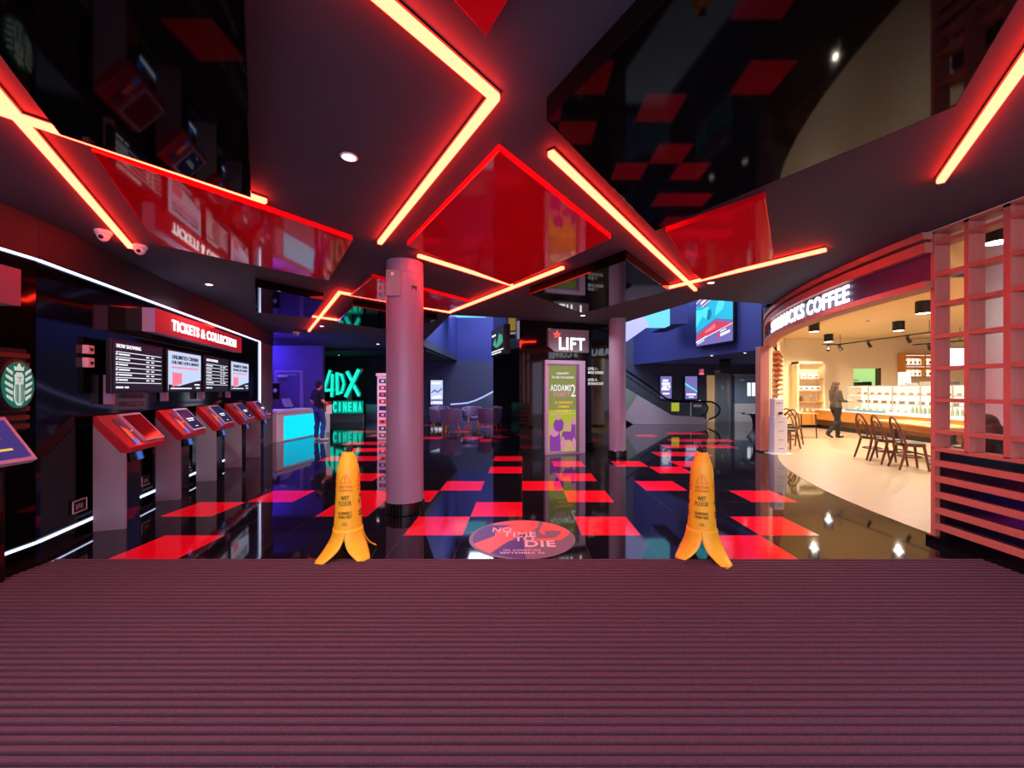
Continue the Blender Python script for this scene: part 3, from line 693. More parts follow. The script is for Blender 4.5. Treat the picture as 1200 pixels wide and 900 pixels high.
MB().box(-.14,.14,0,.02,-.28,.28).build('board', 'black_pl', t); MB().ball((0,-.005,0), .07, 14, (1,.15,1)).build('pale_shape', 'white', t, smooth=True); MB().box(-.14,.14,-.01,0,.24,.28).build('top_strip', 'lilac', t)
MB().tube([(0,.01,-.28),(0,.01,-1.40)], .015).build('post', 'black_pl', t); MB().box(-.15,.15,-.12,.14,-1.42,-1.40).build('foot', 'black_pl', t)
t = thing('light_strip', 'blue upright light strip behind the far end of the ticket wall', 'light', tuple(O+D*7.80), RZ)
MB().box(.0,.02,.06,.13,.95,2.9).build('housing','black_pl',t); MB().box(.02,.04,.065,.125,.95,2.9).build('diffuser','blue_strip',t)
t = thing('light_strip', 'added blue light strip out of view over the desk at far left', 'light', (-9.75,13.6,2.93), 0)
MB().box(0,1.3,.0,.06,.03,.07).build('housing','black_pl',t); MB().box(0,1.3,.005,.055,.0,.03).build('diffuser','blue_strip',t)  # strip added out of view for blue light around the desk
# ---- 4DX block sign
t = thing('block_letter_sign', 'turquoise lit block letters reading 4DX on a grey stand', 'sign', (-8.06,18.0,0))
def slabL(c, sx, sz, ang, dy=.16, y=0):
    b = MB(); b.obox((c[0],y,c[1]), sx, dy, sz, Matrix.Rotation(ang,3,'Y'))
    b.bm.faces.ensure_lookup_table(); b.bm.normal_update()
    for f in b.bm.faces: f.material_index = 0 if f.normal.y < -.7 else 1
    return b.build('letter_block', ['fourd','fourd_side'], t)
for c, sx, sz, an, y in (((-.57,1.86),.12,.92,R(17),0),((-.47,1.42),.46,.13,R(-5),-.05),((-.36,1.62),.13,1.02,R(2),.02),
        ((-.12,1.70),.13,1.0,R(-1),-.02),((.0,2.10),.24,.12,R(16),.03),((.12,1.90),.12,.34,R(-14),0),((.12,1.55),.12,.36,R(12),.03),((.0,1.30),.24,.12,R(-18),.0),
        ((.56,1.72),.16,1.36,R(26),-.06),((.42,2.0),.15,.56,R(-28),.02),((.70,1.42),.15,.50,R(-28),.03),((.80,1.22),.10,.18,R(8),.05)):
    slabL(c, sx, sz, an, y=y)
MB().box(.22,.42,.12,.22,0,1.5).build('stand_post', 'grey_metal', t); MB().box(-.5,.95,.06,.26,0,.34).build('stand_base', 'grey_metal', t)
for k, ch in enumerate('CINEMA'):
    x = -.34+.225*k; o = text('letter', ch, 'fourd', t, x+.09, .46+.02*(k%2), .40+.03*((k+1)%2), y=-.01-.02*(k%2), w=(.05 if ch == 'I' else .145), bold=.03, depth=.06)
    MB().box(x-.01,x+.19,.0,.08,.38,.94).build('letter_back', 'fourd_side', t)
d = st(MB().box(-7.30,-6.72,18.94,19.0,0,2.1).build('door_2', 'glass_thin')); MB().box(-7.36,-7.30,18.92,19.0,0,2.16).build('door_frame', 'black_gl', d)
MB().box(-6.72,-6.66,18.92,19.0,0,2.16).build('door_frame', 'black_gl', d); MB().box(-7.30,-6.72,18.92,18.94,.0,.75).build('door_panel', 'steel', d)
t = thing('wall_plate', 'tiny white sign on black wall right of the turquoise letters', 'sign', (-7.52,18.98,2.3))
MB().box(-.07,.07,-.02,0,-.02,.12).build('plate', 'white', t); MB().box(-.07,.01,-.02,0,-.12,-.02).build('tail', 'white', t)
# ---- totem
t = thing('logo_totem', 'white totem with column of coloured logos behind the front column', 'totem', (-4.19,11.7,0))
MB().box(0,.62,0,.30,0,1.90).build('body', 'plaster_white', t, bevel=.01); MB().box(-.03,.65,-.03,.33,1.84,1.93).build('cap', 'white', t, bevel=.01)
for k, (mm, m2) in enumerate((('navy_print','white'),('red_metal','pink_print'),('navy_print','coral_print'),('red_metal','pink_print'),('navy_print','purple_print'),('purple_print','pink_print'),('coral_print','purple_print'),('navy_print','white'),('mauve_grey','pink_print'))):
    z = 1.64-.195*k; f = MB().box(.06,.52,-.008,0,z,z+.12).build('logo_panel', mm, t)
    b = MB(); b.box(.12,.20,-.012,-.008,z+.03,z+.09); b.box(.24,.42,-.012,-.008,z+.045,z+.06); b.box(.24,.34,-.012,-.008,z+.075,z+.09); b.build('logo_mark', m2, f)
# ================================================================ LOUNGE
def tub(loc, rz, label):
    t = thing('tub_chair', label, 'armchair', loc, rz, 'dark tub chairs in the lounge')
    b = MB(); rs = []
    for k in range(25):
        a = R(-40)+R(260)*k/24; h = .80-.16*(abs(k-12)/12)**2
        ca, sa = math.cos(a), math.sin(a)
        rs.append([(.30*ca*.92,.30*sa*.92,.26),(.37*ca*.92,.37*sa*.92,.26),(.40*ca,.40*sa,h-.03),(.385*ca,.385*sa,h),(.34*ca,.34*sa,h),(.31*ca,.31*sa,h-.04)])
    b.rings(rs); b.build('shell', 'aubergine', t, smooth=True)
    MB().lathe([(.001,.26),(.27,.26),(.29,.30),(.29,.40),(.26,.43),(.001,.44)], n=28).build('cushion', 'aubergine', t, smooth=True)
    for sx in (-1,1):
        for sy in (-1,1): MB().tube([(sx*.19,sy*.19,.27),(sx*.25,sy*.25,0)], [.024,.015]).build('leg', 'wood_light', t, smooth=True)
    return t
c0 = tub((-3.02,14.9,0), R(70), 'tub chair at the left end of the lounge, nearest the wall screen')
tb = [((-2.50,14.25,0), R(200), 'tub chair with its back to the viewer, second from left'), ((-1.92,15.55,0), R(10), 'darkest tub chair set back in the middle of the lounge'),
      ((-1.22,14.5,0), R(160), 'purple tub chair cut off by the black lift core'), ((-3.25,15.95,0), R(20), 'tub chair behind the others in the lounge')]
for lo, rz, lb in tb: copy_tree(c0, lo, rz, lb)
t = thing('lounge_table', 'low round lounge table with pale boxy foot', 'table', (-1.95,14.72,0))
MB().lathe([(.001,.47),(.25,.47),(.26,.48),(.26,.495),(.25,.50),(.001,.50)], n=32).build('top', 'black_gl', t, smooth=True); MB().box(-.14,.14,-.14,.14,0,.24).build('foot', 'lilac', t, bevel=.01); MB().tube([(0,0,.24),(0,0,.47)], .03).build('stem', 'chrome', t)
t = thing('poster_screen', 'upright pale blue poster screen on the far wall of the lounge', 'screen', (-4.65,22.12,1.24))
MB().box(-.36,.36,-.08,0,-.78,.74).build('casing', 'black_pl', t); MB().box(-.33,.33,-.084,-.08,-.62,.70).build('picture', 'scr_pale', t)
MB().box(-.28,.22,-.088,-.084,.48,.60).build('caption', 'scr_white', t); MB().face_y([(-.25,-.2),(.2,-.1),(.28,-.25),(-.28,-.32)], -.088,-.084).build('picture_shape', 'scr_white', t); MB().box(-.2,.28,-.088,-.084,-.55,-.45).build('caption', 'scr_white', t)
MB().face_y([(-.3,.05),(-.1,.22),(.05,.1),(.3,.3),(.3,.2),(.05,.0),(-.1,.1),(-.3,-.02)], -.088,-.084).build('picture_shape', 'scr_lav', t); MB().box(-.33,.33,-.087,-.084,-.44,-.34).build('picture_shape', 'scr_lav', t)
# far escalator behind the lift
t = thing('escalator', 'far escalator with curved pale handrail behind the tub chairs', 'escalator', (0,0,0)); Y0 = 18.0
rail = [W(x,y,Y0) for x,y in ((528,474),(538,473.3),(548,472.3),(557,469.5),(566,465.5),(578,459),(590,451),(604,441))]
MB().tube(rail, .035).build('handrail', 'lav_glow', t, smooth=True)
lo = [Vector((p.x, p.y, max(.35, p.z-.75))) for p in rail]
MB().ext([tuple(p) for p in rail]+[tuple(p) for p in lo[::-1]], (0,.02,0)).build('glass_panel', 'glass_thin', t)
MB().ext([tuple(p+Vector((0,-.03,.02))) for p in lo]+[(lo[-1].x,Y0-.03,0),(lo[0].x,Y0-.03,0)], (0,1.0,0)).build('side_cladding', 'violet_wall', t)
# ================================================================ CONES, FLOOR STICKER
def cone(loc, rz, label, spl):
    t = thing('wet_floor_cone', label, 'wet floor sign', loc, rz, 'banana shaped wet floor signs')
    b = MB(); b.lathe([(.120,.25),(.112,.35),(.104,.5),(.097,.65),(.094,.745),(.091,.775),(.086,.80),(.050,.908),(.044,.917),(.001,.917)], n=36)
    b.build('body', 'yellow', t, smooth=True)
    for q in range(4):
        ac = R(45+90*q); NV, NU = 12, 8; verts = []; b = MB()
        L = spl[q]
        for i in range(NV+1):
            v = i/NV; z = .247*(1-v)**1.15 + .004; r = .1195+(L-.1195)*v**2.0
            hw = .093*(1+.10*v-.80*max(0,v-.5)**1.5*2) ; hw = hw if i < NV else hw*.6
            row = []
            for j in range(NU+1):
                u = -1+2*j/NU; w = u*hw
                # rounded section: follows the body radius at the top, flattens outward
                bend = (w*w)/(2*.119)*(1-v*.7)
                rr = r-bend; lx = Vector((math.cos(ac), math.sin(ac), 0)); tx = Vector((-math.sin(ac), math.cos(ac), 0))
                row.append(b.bm.verts.new(lx*rr+tx*w*(1 if v > .02 else 1)+Vector((0,0,z+.01*v*(1-u*u)))))
            verts.append(row)
        for i in range(NV):
            for j in range(NU): b.bm.faces.new((verts[i][j],verts[i][j+1],verts[i+1][j+1],verts[i+1][j]))
        o = b.build('peel_leg', 'yellow', t, smooth=True); s = o.modifiers.new('thick','SOLIDIFY'); s.thickness = .006; s.offset = 0
    for a, l, lean in ((-.3,.055,-.02),(.9,.05,.012),(2.4,.052,.02)):
        MB().tube([(.022*math.cos(a),.022*math.sin(a),.905),(.022*math.cos(a)+lean*.5,.022*math.sin(a),.94),(.02*math.cos(a)+lean*2,.02*math.sin(a),.915+l)], [.018,.015,.006]).build('stem_tip', 'black_pl', t, smooth=True)
    def wrap(a0, zz):
        def f(x, y, z):
            h = z+zz; r = .1245-.034*max(0,(h-.22))/.55+.0012; a = a0+x/r
            return Vector(((r-y)*math.sin(a), -(r-y)*math.cos(a), h))
        return f
    for a0 in (0, R(90), R(-90), R(180)):
        text('lettering', 'WET', 'ink', t, 0, 0, .038, w=.070, mtx=wrap(a0,.512), depth=.001, bold=.004)
        text('lettering', 'FLOOR', 'ink', t, 0, 0, .036, w=.108, mtx=wrap(a0,.466), depth=.001, bold=.0)
        text('lettering', 'SLIPPERY', 'ink', t, 0, 0, .024, w=.115, mtx=wrap(a0,.388), depth=.001, bold=.012)
        text('lettering', 'WHEN WET', 'ink', t, 0, 0, .022, w=.115, mtx=wrap(a0,.357), depth=.001, bold=.012)
        text('caution_text', 'CAUTION', 'ink_red', t, 0, 0, .024, w=.115, mtx=wrap(a0,.615), depth=.001, bold=.008)
        text('caution_text', 'ATTENTION', 'ink_red', t, 0, 0, .018, w=.115, mtx=wrap(a0,.585), depth=.001, bold=.008)
        f = wrap(a0, 0); b = MB()
        def seg(p, q, w=.004):
            d = Vector((q[0]-p[0], q[1]-p[1])).normalized(); nrm = Vector((-d.y,d.x))*w/2
            qs = []
            for k in range(7):
                c = Vector(p)+(Vector(q)-Vector(p))*k/6; qs.append((c+nrm, c-nrm))
            for k in range(6):
                b.rings([[f(c.x,-.0002,c.y) for c in (qs[k][0],qs[k][1])]+[f(c.x,-.0014,c.y) for c in (qs[k][1],qs[k][0])], [f(c.x,-.0002,c.y) for c in (qs[k+1][0],qs[k+1][1])]+[f(c.x,-.0014,c.y) for c in (qs[k+1][1],qs[k+1][0])]])
        seg((-.05,.66),(.05,.66)); seg((.05,.66),(0,.735)); seg((0,.735),(-.05,.66)); seg((0,.685),(0,.715),.007); seg((0,.670),(0,.677),.007)
        b.build('warning_triangle', 'ink_red', t)
        b = MB(); seg((-.02,.30),(.02,.30),.003); seg((-.02,.30),(-.012,.318),.003); seg((.02,.30),(.012,.318),.003); seg((0,.305),(0,.325),.003); b.build('maker_mark', 'ink', t)
    return t
cone((-1.555,3.62,0), R(9), 'left yellow wet floor cone standing in front of the column', (.27,.27,.29,.27))
cone((1.595,3.60,0), R(-24), 'right yellow wet floor cone at the edge of the mat', (.24,.24,.27,.30))
t = thing('floor_sticker', 'round purple and coral film sticker on the floor by the mat', 'sticker', (0,4.03,0))
RS = .525
def rot(z): return z
def disc(pts, m, h, name): 
    return MB().ext([(x,y,.0015) for x,y in pts], (0,0,h)).build(name, m, t)
def circ(r, a0=0, a1=360, n=48): return [(r*math.cos(R(a0+(a1-a0)*k/n)), r*math.sin(R(a0+(a1-a0)*k/n))) for k in range(n+(0 if a1-a0==360 else 1))]
disc(circ(RS), 'mauve_grey', .001, 'disc')
def dg(pts):
    out = []
    for cx, cy in pts:
        g = G(540+cx*.11667, 600+cy*.11667); x, y = g.x, g.y-4.03; l = math.hypot(x, y)
        out.append((x*RS*.99/l, y*RS*.99/l) if l > RS*.99 else (x, y))
    return out
disc(dg([(130,325),(119,290),(125,250),(150,210),(190,178),(240,152),(300,133),(420,133),(540,135),(420,160),(350,200),(340,245),(230,286)]), 'purple_print', .0016, 'purple_area')
disc(dg([(300,415),(420,335),(490,295),(620,262),(655,470),(560,468),(460,455),(370,436)]), 'purple_print', .0016, 'purple_area')
disc(dg([(130,325),(230,286),(340,245),(350,200),(420,160),(540,135),(300,131),(350,118),(430,103),(520,93),(610,88),(700,91),(785,98),(775,145),(740,180),(690,205),(600,235),(490,292),(420,332),(300,415),(230,392),(170,362)]), 'coral_print', .0020, 'coral_sweep')
disc(dg([(832,104),(900,118),(980,140),(1050,170),(1092,200),(1080,232),(1040,258),(1000,282),(860,292),(740,292),(730,268),(860,270),(955,258),(1000,225),(1010,192),(930,186),(840,192),(852,236),(800,215),(788,190),(812,152)]), 'coral_print', .0020, 'coral_numeral')
def flat(x0, y0): return lambda x, y, z: Vector((x+x0, z+y0, .0035-y))
for s, x, yy, h, w in (('NO',-.21,.15,.13,.20),('TIME',-.03,.02,.13,.34),('TO',.02,-.10,.13,.20),('DIE',.17,-.24,.15,.29)):
    text('title', s, 'pink_print', t, 0, 0, h, w=w, mtx=flat(x,yy), depth=.0004, bold=.025, space=1.1)
text('caption', 'IN CINEMAS', 'pink_print', t, 0, 0, .035, w=.34, mtx=flat(0,-.34), depth=.0004, bold=.008)
text('caption', 'SEPTEMBER 30', 'pink_print', t, 0, 0, .035, w=.40, mtx=flat(0,-.40), depth=.0004, bold=.008)
# ================================================================ RIGHT BACK: ESCALATOR, DOORS, SCREENS
t = thing('escalator', 'escalator with pale mauve side cladding and black looping handrail right of the far column', 'escalator', (0,0,0)); Y0 = 16.8
def P(pts, Y=None): return [tuple(W(x,y,Y or Y0)) for x,y in pts]
MB().ext(P(((690,428.5),(747,462.8),(787.5,486.8),(810,488.2),(823.5,489.3),(831.8,493.0),(823.5,497.2),(742,497.2),(690,466))), (0,.10,0)).build('side_cladding', 'clad', t)
MB().ext(P(((690,428.5),(746.5,462.6),(735,481),(726,487.4),(690,466)),Y0-.012), (0,.012,0)).build('cladding_facet', 'clad_green', t)
MB().ext(P(((690,428.5),(747,462.8),(787.5,486.8),(810,488.2),(823.5,489.3),(831.8,493.0),(823.5,497.2),(742,497.2),(690,466)),Y0+1.1), (0,.10,0)).build('side_cladding', 'clad', t)
MB().ext(P(((690,432),(747,466),(787.5,489),(823.5,492),(823.5,497.0),(742,497.0),(690,464)),Y0+.11), (0,.98,0)).build('step_truss', 'black_pl', t)
rl = [(690,402),(734,434),(765,455),(780,466.5),(790,470.2),(806,470.6),(824,470.4),(834,470.8),(841,474),(844.5,479),(843,485),(838,489),(831,491.5)]
gl = rl[:-1]+[(823.5,489.3),(810,488.2),(787.5,486.8),(747,462.8),(690,428.5)]
for dy in (.04, 1.14):
    MB().tube([Vector(q)+Vector((0,dy,0)) for q in P(rl)], .035, 8).build('handrail', 'black_gl', t, smooth=True)
    MB().ext([(x,y+dy,z) for x,y,z in P(gl)], (0,.015,0)).build('glass_balustrade', 'glass_thin', t)
MB().ext(P(((787,472),(796,472),(796,482),(787,482)),Y0-.0), (0,.02,0)).build('yellow_notice', 'poster_lime', t)
MB().ext(P(((813,474),(822,474),(822,477),(813,477)),Y0-.0), (0,.02,0)).build('white_notice', 'white', t)
MB().ext(P(((809,470.8),(810.2,470.8),(810.2,488),(809,488)),Y0+.02), (0,.03,0)).build('balustrade_post', 'chrome', t)
def pscreen(px0, px1, y0, y1, label, fn, Yw=18.2):
    a, b_ = W(px0,y1,Yw-.1), W(px1,y0,Yw-.1); t = thing('poster_screen', label, 'screen', (a.x,Yw-.02,a.z), 0, 'upright poster screens on the dark wall'); w, h = b_.x-a.x, b_.z-a.z
    MB().box(-.05,w+.05,-.08,0,-.10,h+.04).build('casing', 'black_pl', t); fn(t, w, h); return t
def sA(t,w,h):
    MB().box(0,w,-.084,-.08,0,h).build('picture','scr_lav',t)
    for k,(x0,x1,z) in enumerate(((.2,.7,.80),(.12,.85,.66),(.18,.9,.53),(.1,.8,.42))): MB().box(w*x0,w*x1,-.088,-.084,h*z-.05,h*z+.06).build('caption','scr_white',t)
    MB().box(w*.2,w*.8,-.088,-.084,h*.18,h*.26).build('caption','scr_white',t); MB().box(w*.62,w*.72,-.09,-.088,h*.44,h*.56).build('accent','scr_red',t)
def sB(t,w,h):
    MB().box(0,w,-.084,-.08,0,h).build('picture','scr_lav',t)
    MB().face_y([(0,h*.62),(w,h*.30),(w,h*.36),(0,h*.72)], -.088,-.084).build('light_beam','scr_cyan2',t)
    MB().box(w*.1,w*.9,-.088,-.084,h*.16,h*.24).build('caption','scr_white',t); MB().box(w*.3,w*.7,-.088,-.084,h*.06,h*.11).build('caption','scr_white',t)
pscreen(774,787,441,467,'lavender poster screen with white title, left of two by the escalator',sA)
pscreen(803,817,441,467.5,'blue poster screen with a bright cyan beam, right of two by the escalator',sB)
d = st(MB().box(8.28,8.66,18.15,18.2,0,2.08).build('door_3', 'beige_door'))
d = st(MB().box(8.70,9.24,18.13,18.2,0,2.10).build('door_4', 'grey_door')); MB().box(9.24,9.32,18.12,18.2,0,2.16).build('door_frame', 'grey_metal', d); MB().box(8.62,8.70,18.12,18.2,0,2.16).build('door_frame', 'grey_metal', d)
MB().box(8.70,9.24,18.12,18.2,2.10,2.16).build('door_frame', 'grey_metal', d); MB().box(8.93,8.97,18.12,18.13,1.45,1.62).build('door_sign', 'white', d); MB().box(9.17,9.20,18.10,18.13,.6,1.9).build('door_handle', 'chrome', d)
d = st(MB().box(9.48,10.9,18.10,18.2,.83,2.06).build('door_5', 'door_steel')); MB().box(9.48,10.9,18.09,18.2,.0,.40).build('kick_panel', 'white', d); MB().box(9.48,10.9,18.09,18.2,.41,.82).build('kick_panel', 'white', d)
MB().box(9.40,11.0,18.06,18.2,2.06,2.14).build('door_frame', 'steel', d); MB().box(10.05,10.20,18.09,18.10,1.15,1.75).build('vision_strip', 'scr_white', d); MB().box(10.25,10.40,18.09,18.10,1.15,1.75).build('vision_strip', 'scr_white', d)
MB().box(9.72,9.92,18.09,18.10,1.83,1.90).build('door_sign', 'white', d)
st(MB().box(9.95,12.0,18.2,18.35,0,7.2).build('wall_back', 'navy_dark')); st(MB().box(12.0,12.15,15.75,18.35,0,3).build('wall_side', 'navy_dark'))
st(MB().prism([(9.8,15.75),(12.0,15.75),(12.0,18.2),(9.8,18.2)], 2.55, 3.2).build('ceiling', 'grey_wall'))
t = thing('exit_sign', 'small red and white lit sign above the beige doorway', 'sign', (8.02,18.18,2.22)); MB().box(-.12,.12,-.05,0,-.12,.16).build('case','white',t,bevel=.01)
MB().box(-.06,.08,-.055,-.05,-.02,.12).build('symbol','scr_red',t); MB().box(-.1,.1,-.055,-.05,-.11,-.04).build('lit_strip','scr_pink',t)
t = thing('door_sign', 'small white sign above the grey door', 'sign', (8.75,18.18,2.24)); MB().box(-.11,.11,-.03,0,-.05,.06).build('plate','white',t); MB().box(-.08,.08,-.034,-.03,-.01,.02).build('legend','ink',t)
t = thing('hanging_speaker', 'black speaker hung under the dark soffit near the steel doors', 'speaker', (7.45,14.9,2.42)); MB().obox((0,0,-.02), .30,.24,.26, Matrix.Rotation(R(15),3,'X')).build('cabinet','black_pl',t,bevel=.01); MB().tube([(.2,0,.13),(.2,0,-.1)], .015).build('hanger','grey_metal',t); MB().box(-.02,.21,-.02,.02,.10,.13).build('bracket','black_pl',t)
for px,py,lb in ((834,416.5,'tiny downlight in the soffit below the big hanging screen'),(873,413.5,'tiny downlight in the soffit near the coffee shop corner')): downlight(px,py,lb,60,2.55)
# big hanging film screen
a = Vector((6.0,13.62,0)); b_ = Vector((6.34,11.92,0)); dv = (b_-a); rz = math.atan2(dv.y, dv.x); w = dv.length
t = thing('film_screen', 'big blue and red film screen hung high at right of the hall', 'screen', (a.x-.06,a.y,2.90), rz)
MB().box(-.04,w+.04,-.10,-.0,-.04,1.76).build('casing','black_pl',t); MB().box(0,w,-.104,-.10,0,1.72).build('picture','scr_lav',t)
MB().face_y([(0,.45),(.5,.62),(w*.55,.78),(w,.62),(w,1.6),(w*.7,1.6),(w*.28,1.22),(0,1.34)], -.107,-.104).build('water_area','scr_cyan',t)
MB().face_y([(0,.62),(.35,.95),(.55,.80),(.72,1.10),(.60,1.22),(.28,1.16),(0,1.2)], -.110,-.107).build('water_light','scr_cyan2',t)
MB().face_y([(.95,.85),(1.3,1.0),(1.5,1.45),(1.25,1.5),(1.0,1.1)], -.110,-.107).build('water_light','scr_cyan2',t)
MB().face_y([(.55,.80),(.72,.78),(.80,.98),(.74,1.12),(.62,1.10)], -.113,-.110).build('figure_shape','scr_teal',t)
MB().face_y([(.0,.32),(.45,.5),(w*.55,.70),(w,.52),(w,.47),(.5,.28),(.05,.22)], -.113,-.107).build('red_title','scr_red',t)
MB().face_y([(.45,.42),(.95,.62),(1.0,.50),(.85,.44),(.5,.38)], -.116,-.113).build('title_highlight','scr_pink',t)
b = MB(); b.face_y([(0,1.40),(.5,1.62),(.5,1.65),(0,1.43)], -.110,-.104); b.face_y([(.3,1.24),(w*.75,1.56),(w*.75,1.59),(.3,1.27)], -.112,-.107); b.face_y([(.24,1.33),(.95,1.58),(.95,1.66),(.24,1.41)], -.112,-.104)
b.face_y([(0,.13),(w,.50),(w,.52),(0,.15)], -.118,-.104); b.face_y([(.02,.10),(.55,.25),(.55,.29),(.02,.14)], -.120,-.104); b.face_y([(.08,.05),(.42,.14),(.42,.17),(.08,.08)], -.118,-.104)
b.build('caption','scr_white',t)
b = MB(); b.face_y([(1.2,.18),(1.62,.26),(1.62,.34),(1.2,.27)], -.112,-.104); b.face_y([(1.2,.31),(1.45,.36),(1.45,.40),(1.2,.35)], -.112,-.104); b.build('logo_text','scr_white',t); MB().box(1.10,1.18,-.112,-.104,.14,.32).build('logo_mark','scr_red',t)
t = thing('pedestal_table', 'black pedestal table standing outside the coffee shop corner', 'table', (7.1,12.35,0))
MB().lathe([(.001,.70),(.36,.70),(.37,.715),(.36,.735),(.001,.735)], n=32).build('top','black_gl',t,smooth=True); MB().lathe([(.24,0),(.22,.03),(.10,.18),(.07,.35),(.09,.55),(.16,.70)], n=28).build('pedestal','black_pl',t,smooth=True)
# ================================================================ COFFEE SHOP SHELL
ys = [3.4,3.9,4.4,4.9,5.4,5.9,6.4,6.9,7.4,7.9,8.4,8.9,9.4,9.75]
st(MB().prism([(4.15,-2.4)]+[(arc(10.0,y),y) for y in ys]+[(9.9,15.6),(18.6,15.6),(18.6,-2.4)], -.02, .004).build('floor', 'plank'))
st(MB().prism([(4.32,-2.4),(4.32,3.0)]+[(arc(10.05,y),y) for y in ys]+[(9.9,15.6),(18.6,15.6),(18.6,-2.4)], 3.39, 3.55).build('ceiling', 'cream_ceiling'))
st(MB().prism([(5.80,9.75),(9.9,15.6),(10.05,15.55),(5.97,9.70)], 0, 3.42).build('wall_shop', 'cream'))
st(MB().prism([(4.30,-2.4),(4.30,3.5)]+[(arc(10.02,y),y) for y in ys[1:]]+[(arc(9.96,y),y) for y in ys[:0:-1]]+[(4.36,3.5),(4.36,-2.4)], 2.95, 3.42).build('wall_shop', 'cream'))
st(MB().prism([(arc(10.06,y),y) for y in ys[7:]]+[(5.78,9.80),(9.86,15.62),(9.88,15.60),(5.83,9.74)]+[(arc(10.03,y),y) for y in ys[-2:6:-1]], 2.53, 3.44).build('wall_shop', 'navy_dark'))
st(MB().box(18.6,18.75,-2.4,15.75,0,3.55).build('wall_right', 'cream'))
# back wall with serving hatch hole
hx0,hx1,hz0,hz1 = 12.75,13.80,1.58,2.26
b = MB(); b.box(9.9,hx0,15.6,15.75,0,3.55); b.box(hx1,18.6,15.6,15.75,0,3.55); b.box(hx0,hx1,15.6,15.75,0,hz0); b.box(hx0,hx1,15.6,15.75,hz1,3.55); st(b.build('wall_shop', 'cream'))
t = thing('serving_hatch', 'serving hatch with pale green kitchen behind the coffee counter', 'hatch', (hx0,15.75,hz0))
MB().box(-.3,2.6,1.2,1.25,-.4,1.2).build('kitchen_wall','kitchen',t); MB().box(-.3,-.25,0,1.2,-.4,1.2).build('reveal','kitchen',t); MB().box(.98,1.05,-.16,.02,-.02,.70).build('jamb','wood_dark',t); MB().box(2.55,2.6,0,1.2,-.4,1.2).build('reveal','kitchen',t); MB().box(-.3,2.6,0,1.2,1.15,1.2).build('kitchen_ceiling','kitchen',t)
MB().box(-.3,2.5,.0,1.1,-.4,-.02).build('counter','steel',t); MB().box(.62,.92,.4,.7,.0,.16).build('machine','black_pl',t); MB().box(1.05,1.18,.4,.7,0,.18).build('machine','black_pl',t); MB().box(.1,.9,.7,.9,.22,.26).build('shelf','steel',t)
st(MB().box(9.95,11.0,15.56,15.6,0,.12).build('baseboard_back', 'black_pl'))
# fascia
def arcband(r0, r1, z0, z1, ya=3.93, yb=9.72, n=26):
    th = [math.asin((ya-AC.y)/r1)+(math.asin((yb-AC.y)/r1)-math.asin((ya-AC.y)/r1))*k/n for k in range(n+1)]
    b = MB(); b.rings([[(AC.x-r*math.cos(a),AC.y+r*math.sin(a),z) for r,z in ((r0,z0),(r1,z0),(r1,z1),(r0,z1))] for a in th]); return b
t = thing('shop_fascia', 'curved timber and plum fascia over the coffee shop opening', 'fascia', (0,0,0))
M['plum'] = mat('plum fascia panel', (62,46,92), .45, var=.05)
arcband(10.08,10.17,2.49,2.995).build('panel','plum',t,smooth=True); arcband(10.02,10.25,2.465,2.525).build('bottom_rail','redwood',t,smooth=True)
arcband(10.10,10.25,2.80,2.90).build('upper_rail','redwood',t,smooth=True); arcband(10.10,10.27,2.93,2.998).build('top_rail','redwood',t,smooth=True)
t = thing('shop_sign', 'white lit letters STARBUCKS COFFEE on the curved fascia', 'sign', (0,0,0))
th0 = math.asin((7.95-AC.y)/10.2)
def bend(x, y, z):
    a = th0-x/10.2; r = 10.185-y; return Vector((AC.x-r*math.cos(a), AC.y+r*math.sin(a), z+2.565))
wl = (math.asin((7.95-AC.y)/10.2)-math.asin((6.12-AC.y)/10.2))*10.2; w2 = (math.asin((6.02-AC.y)/10.2)-math.asin((5.02-AC.y)/10.2))*10.2
text('lettering', 'STARBUCKS', 'letter_cool', t, 0, 0, .205, w=wl, align='LEFT', mtx=bend, depth=.012, bold=.022, space=1.14)
off = (th0-math.asin((6.02-AC.y)/10.2))*10.2
text('lettering', 'COFFEE', 'letter_cool', t, 0, 0, .205, w=w2, align='LEFT', mtx=lambda x,y,z: bend(x+off,y,z), depth=.012, bold=.022, space=1.14)
t = thing('timber_post', 'red timber post at the far corner of the coffee shop opening', 'post', (5.66,9.56,0)); MB().box(-.10,.10,-.10,.10,.03,2.47).build('shaft','redwood',t,bevel=.004); MB().box(-.11,.11,-.11,.11,0,.03).build('foot','black_pl',t)
t = thing('sanitiser_stand', 'pink white floor stand in front of the red timber post', 'stand', (5.86,9.27,0))
MB().box(-.24,.24,-.18,.16,0,.012).build('base_plate','white',t); MB().box(-.16,.14,-.10,.12,.012,.86).build('lower_body','plaster_white',t,bevel=.008); MB().box(-.15,.08,-.08,.10,.86,1.26).build('upper_body','plaster_white',t,bevel=.02)
MB().box(-.05,.02,-.12,-.08,.90,.95).build('nozzle','black_pl',t); b = MB()
for k in range(4): b.box(-.06,.05,-.104,-.10,.12+.2*k,.13+.2*k)
b.box(-.10,.02,-.084,-.08,1.15,1.165); b.build('print_marks','mauve_grey',t)
t = thing('louvre_screen', 'stack of orange brown timber louvres behind the red post', 'louvre', (5.92+.08,9.78+.04,0), math.atan2(5.85,4.1))
for k in range(12): MB().obox((1.25,-.10,.92+.132*k), 2.3,.17,.045, Matrix.Rotation(R(-14),3,'X')).build('slat','louver',t)
MB().box(.1,.14,-.05,-.005,.8,2.5).build('upright','wood_mid',t); MB().box(2.3,2.34,-.05,-.005,.8,2.5).build('upright','wood_mid',t)
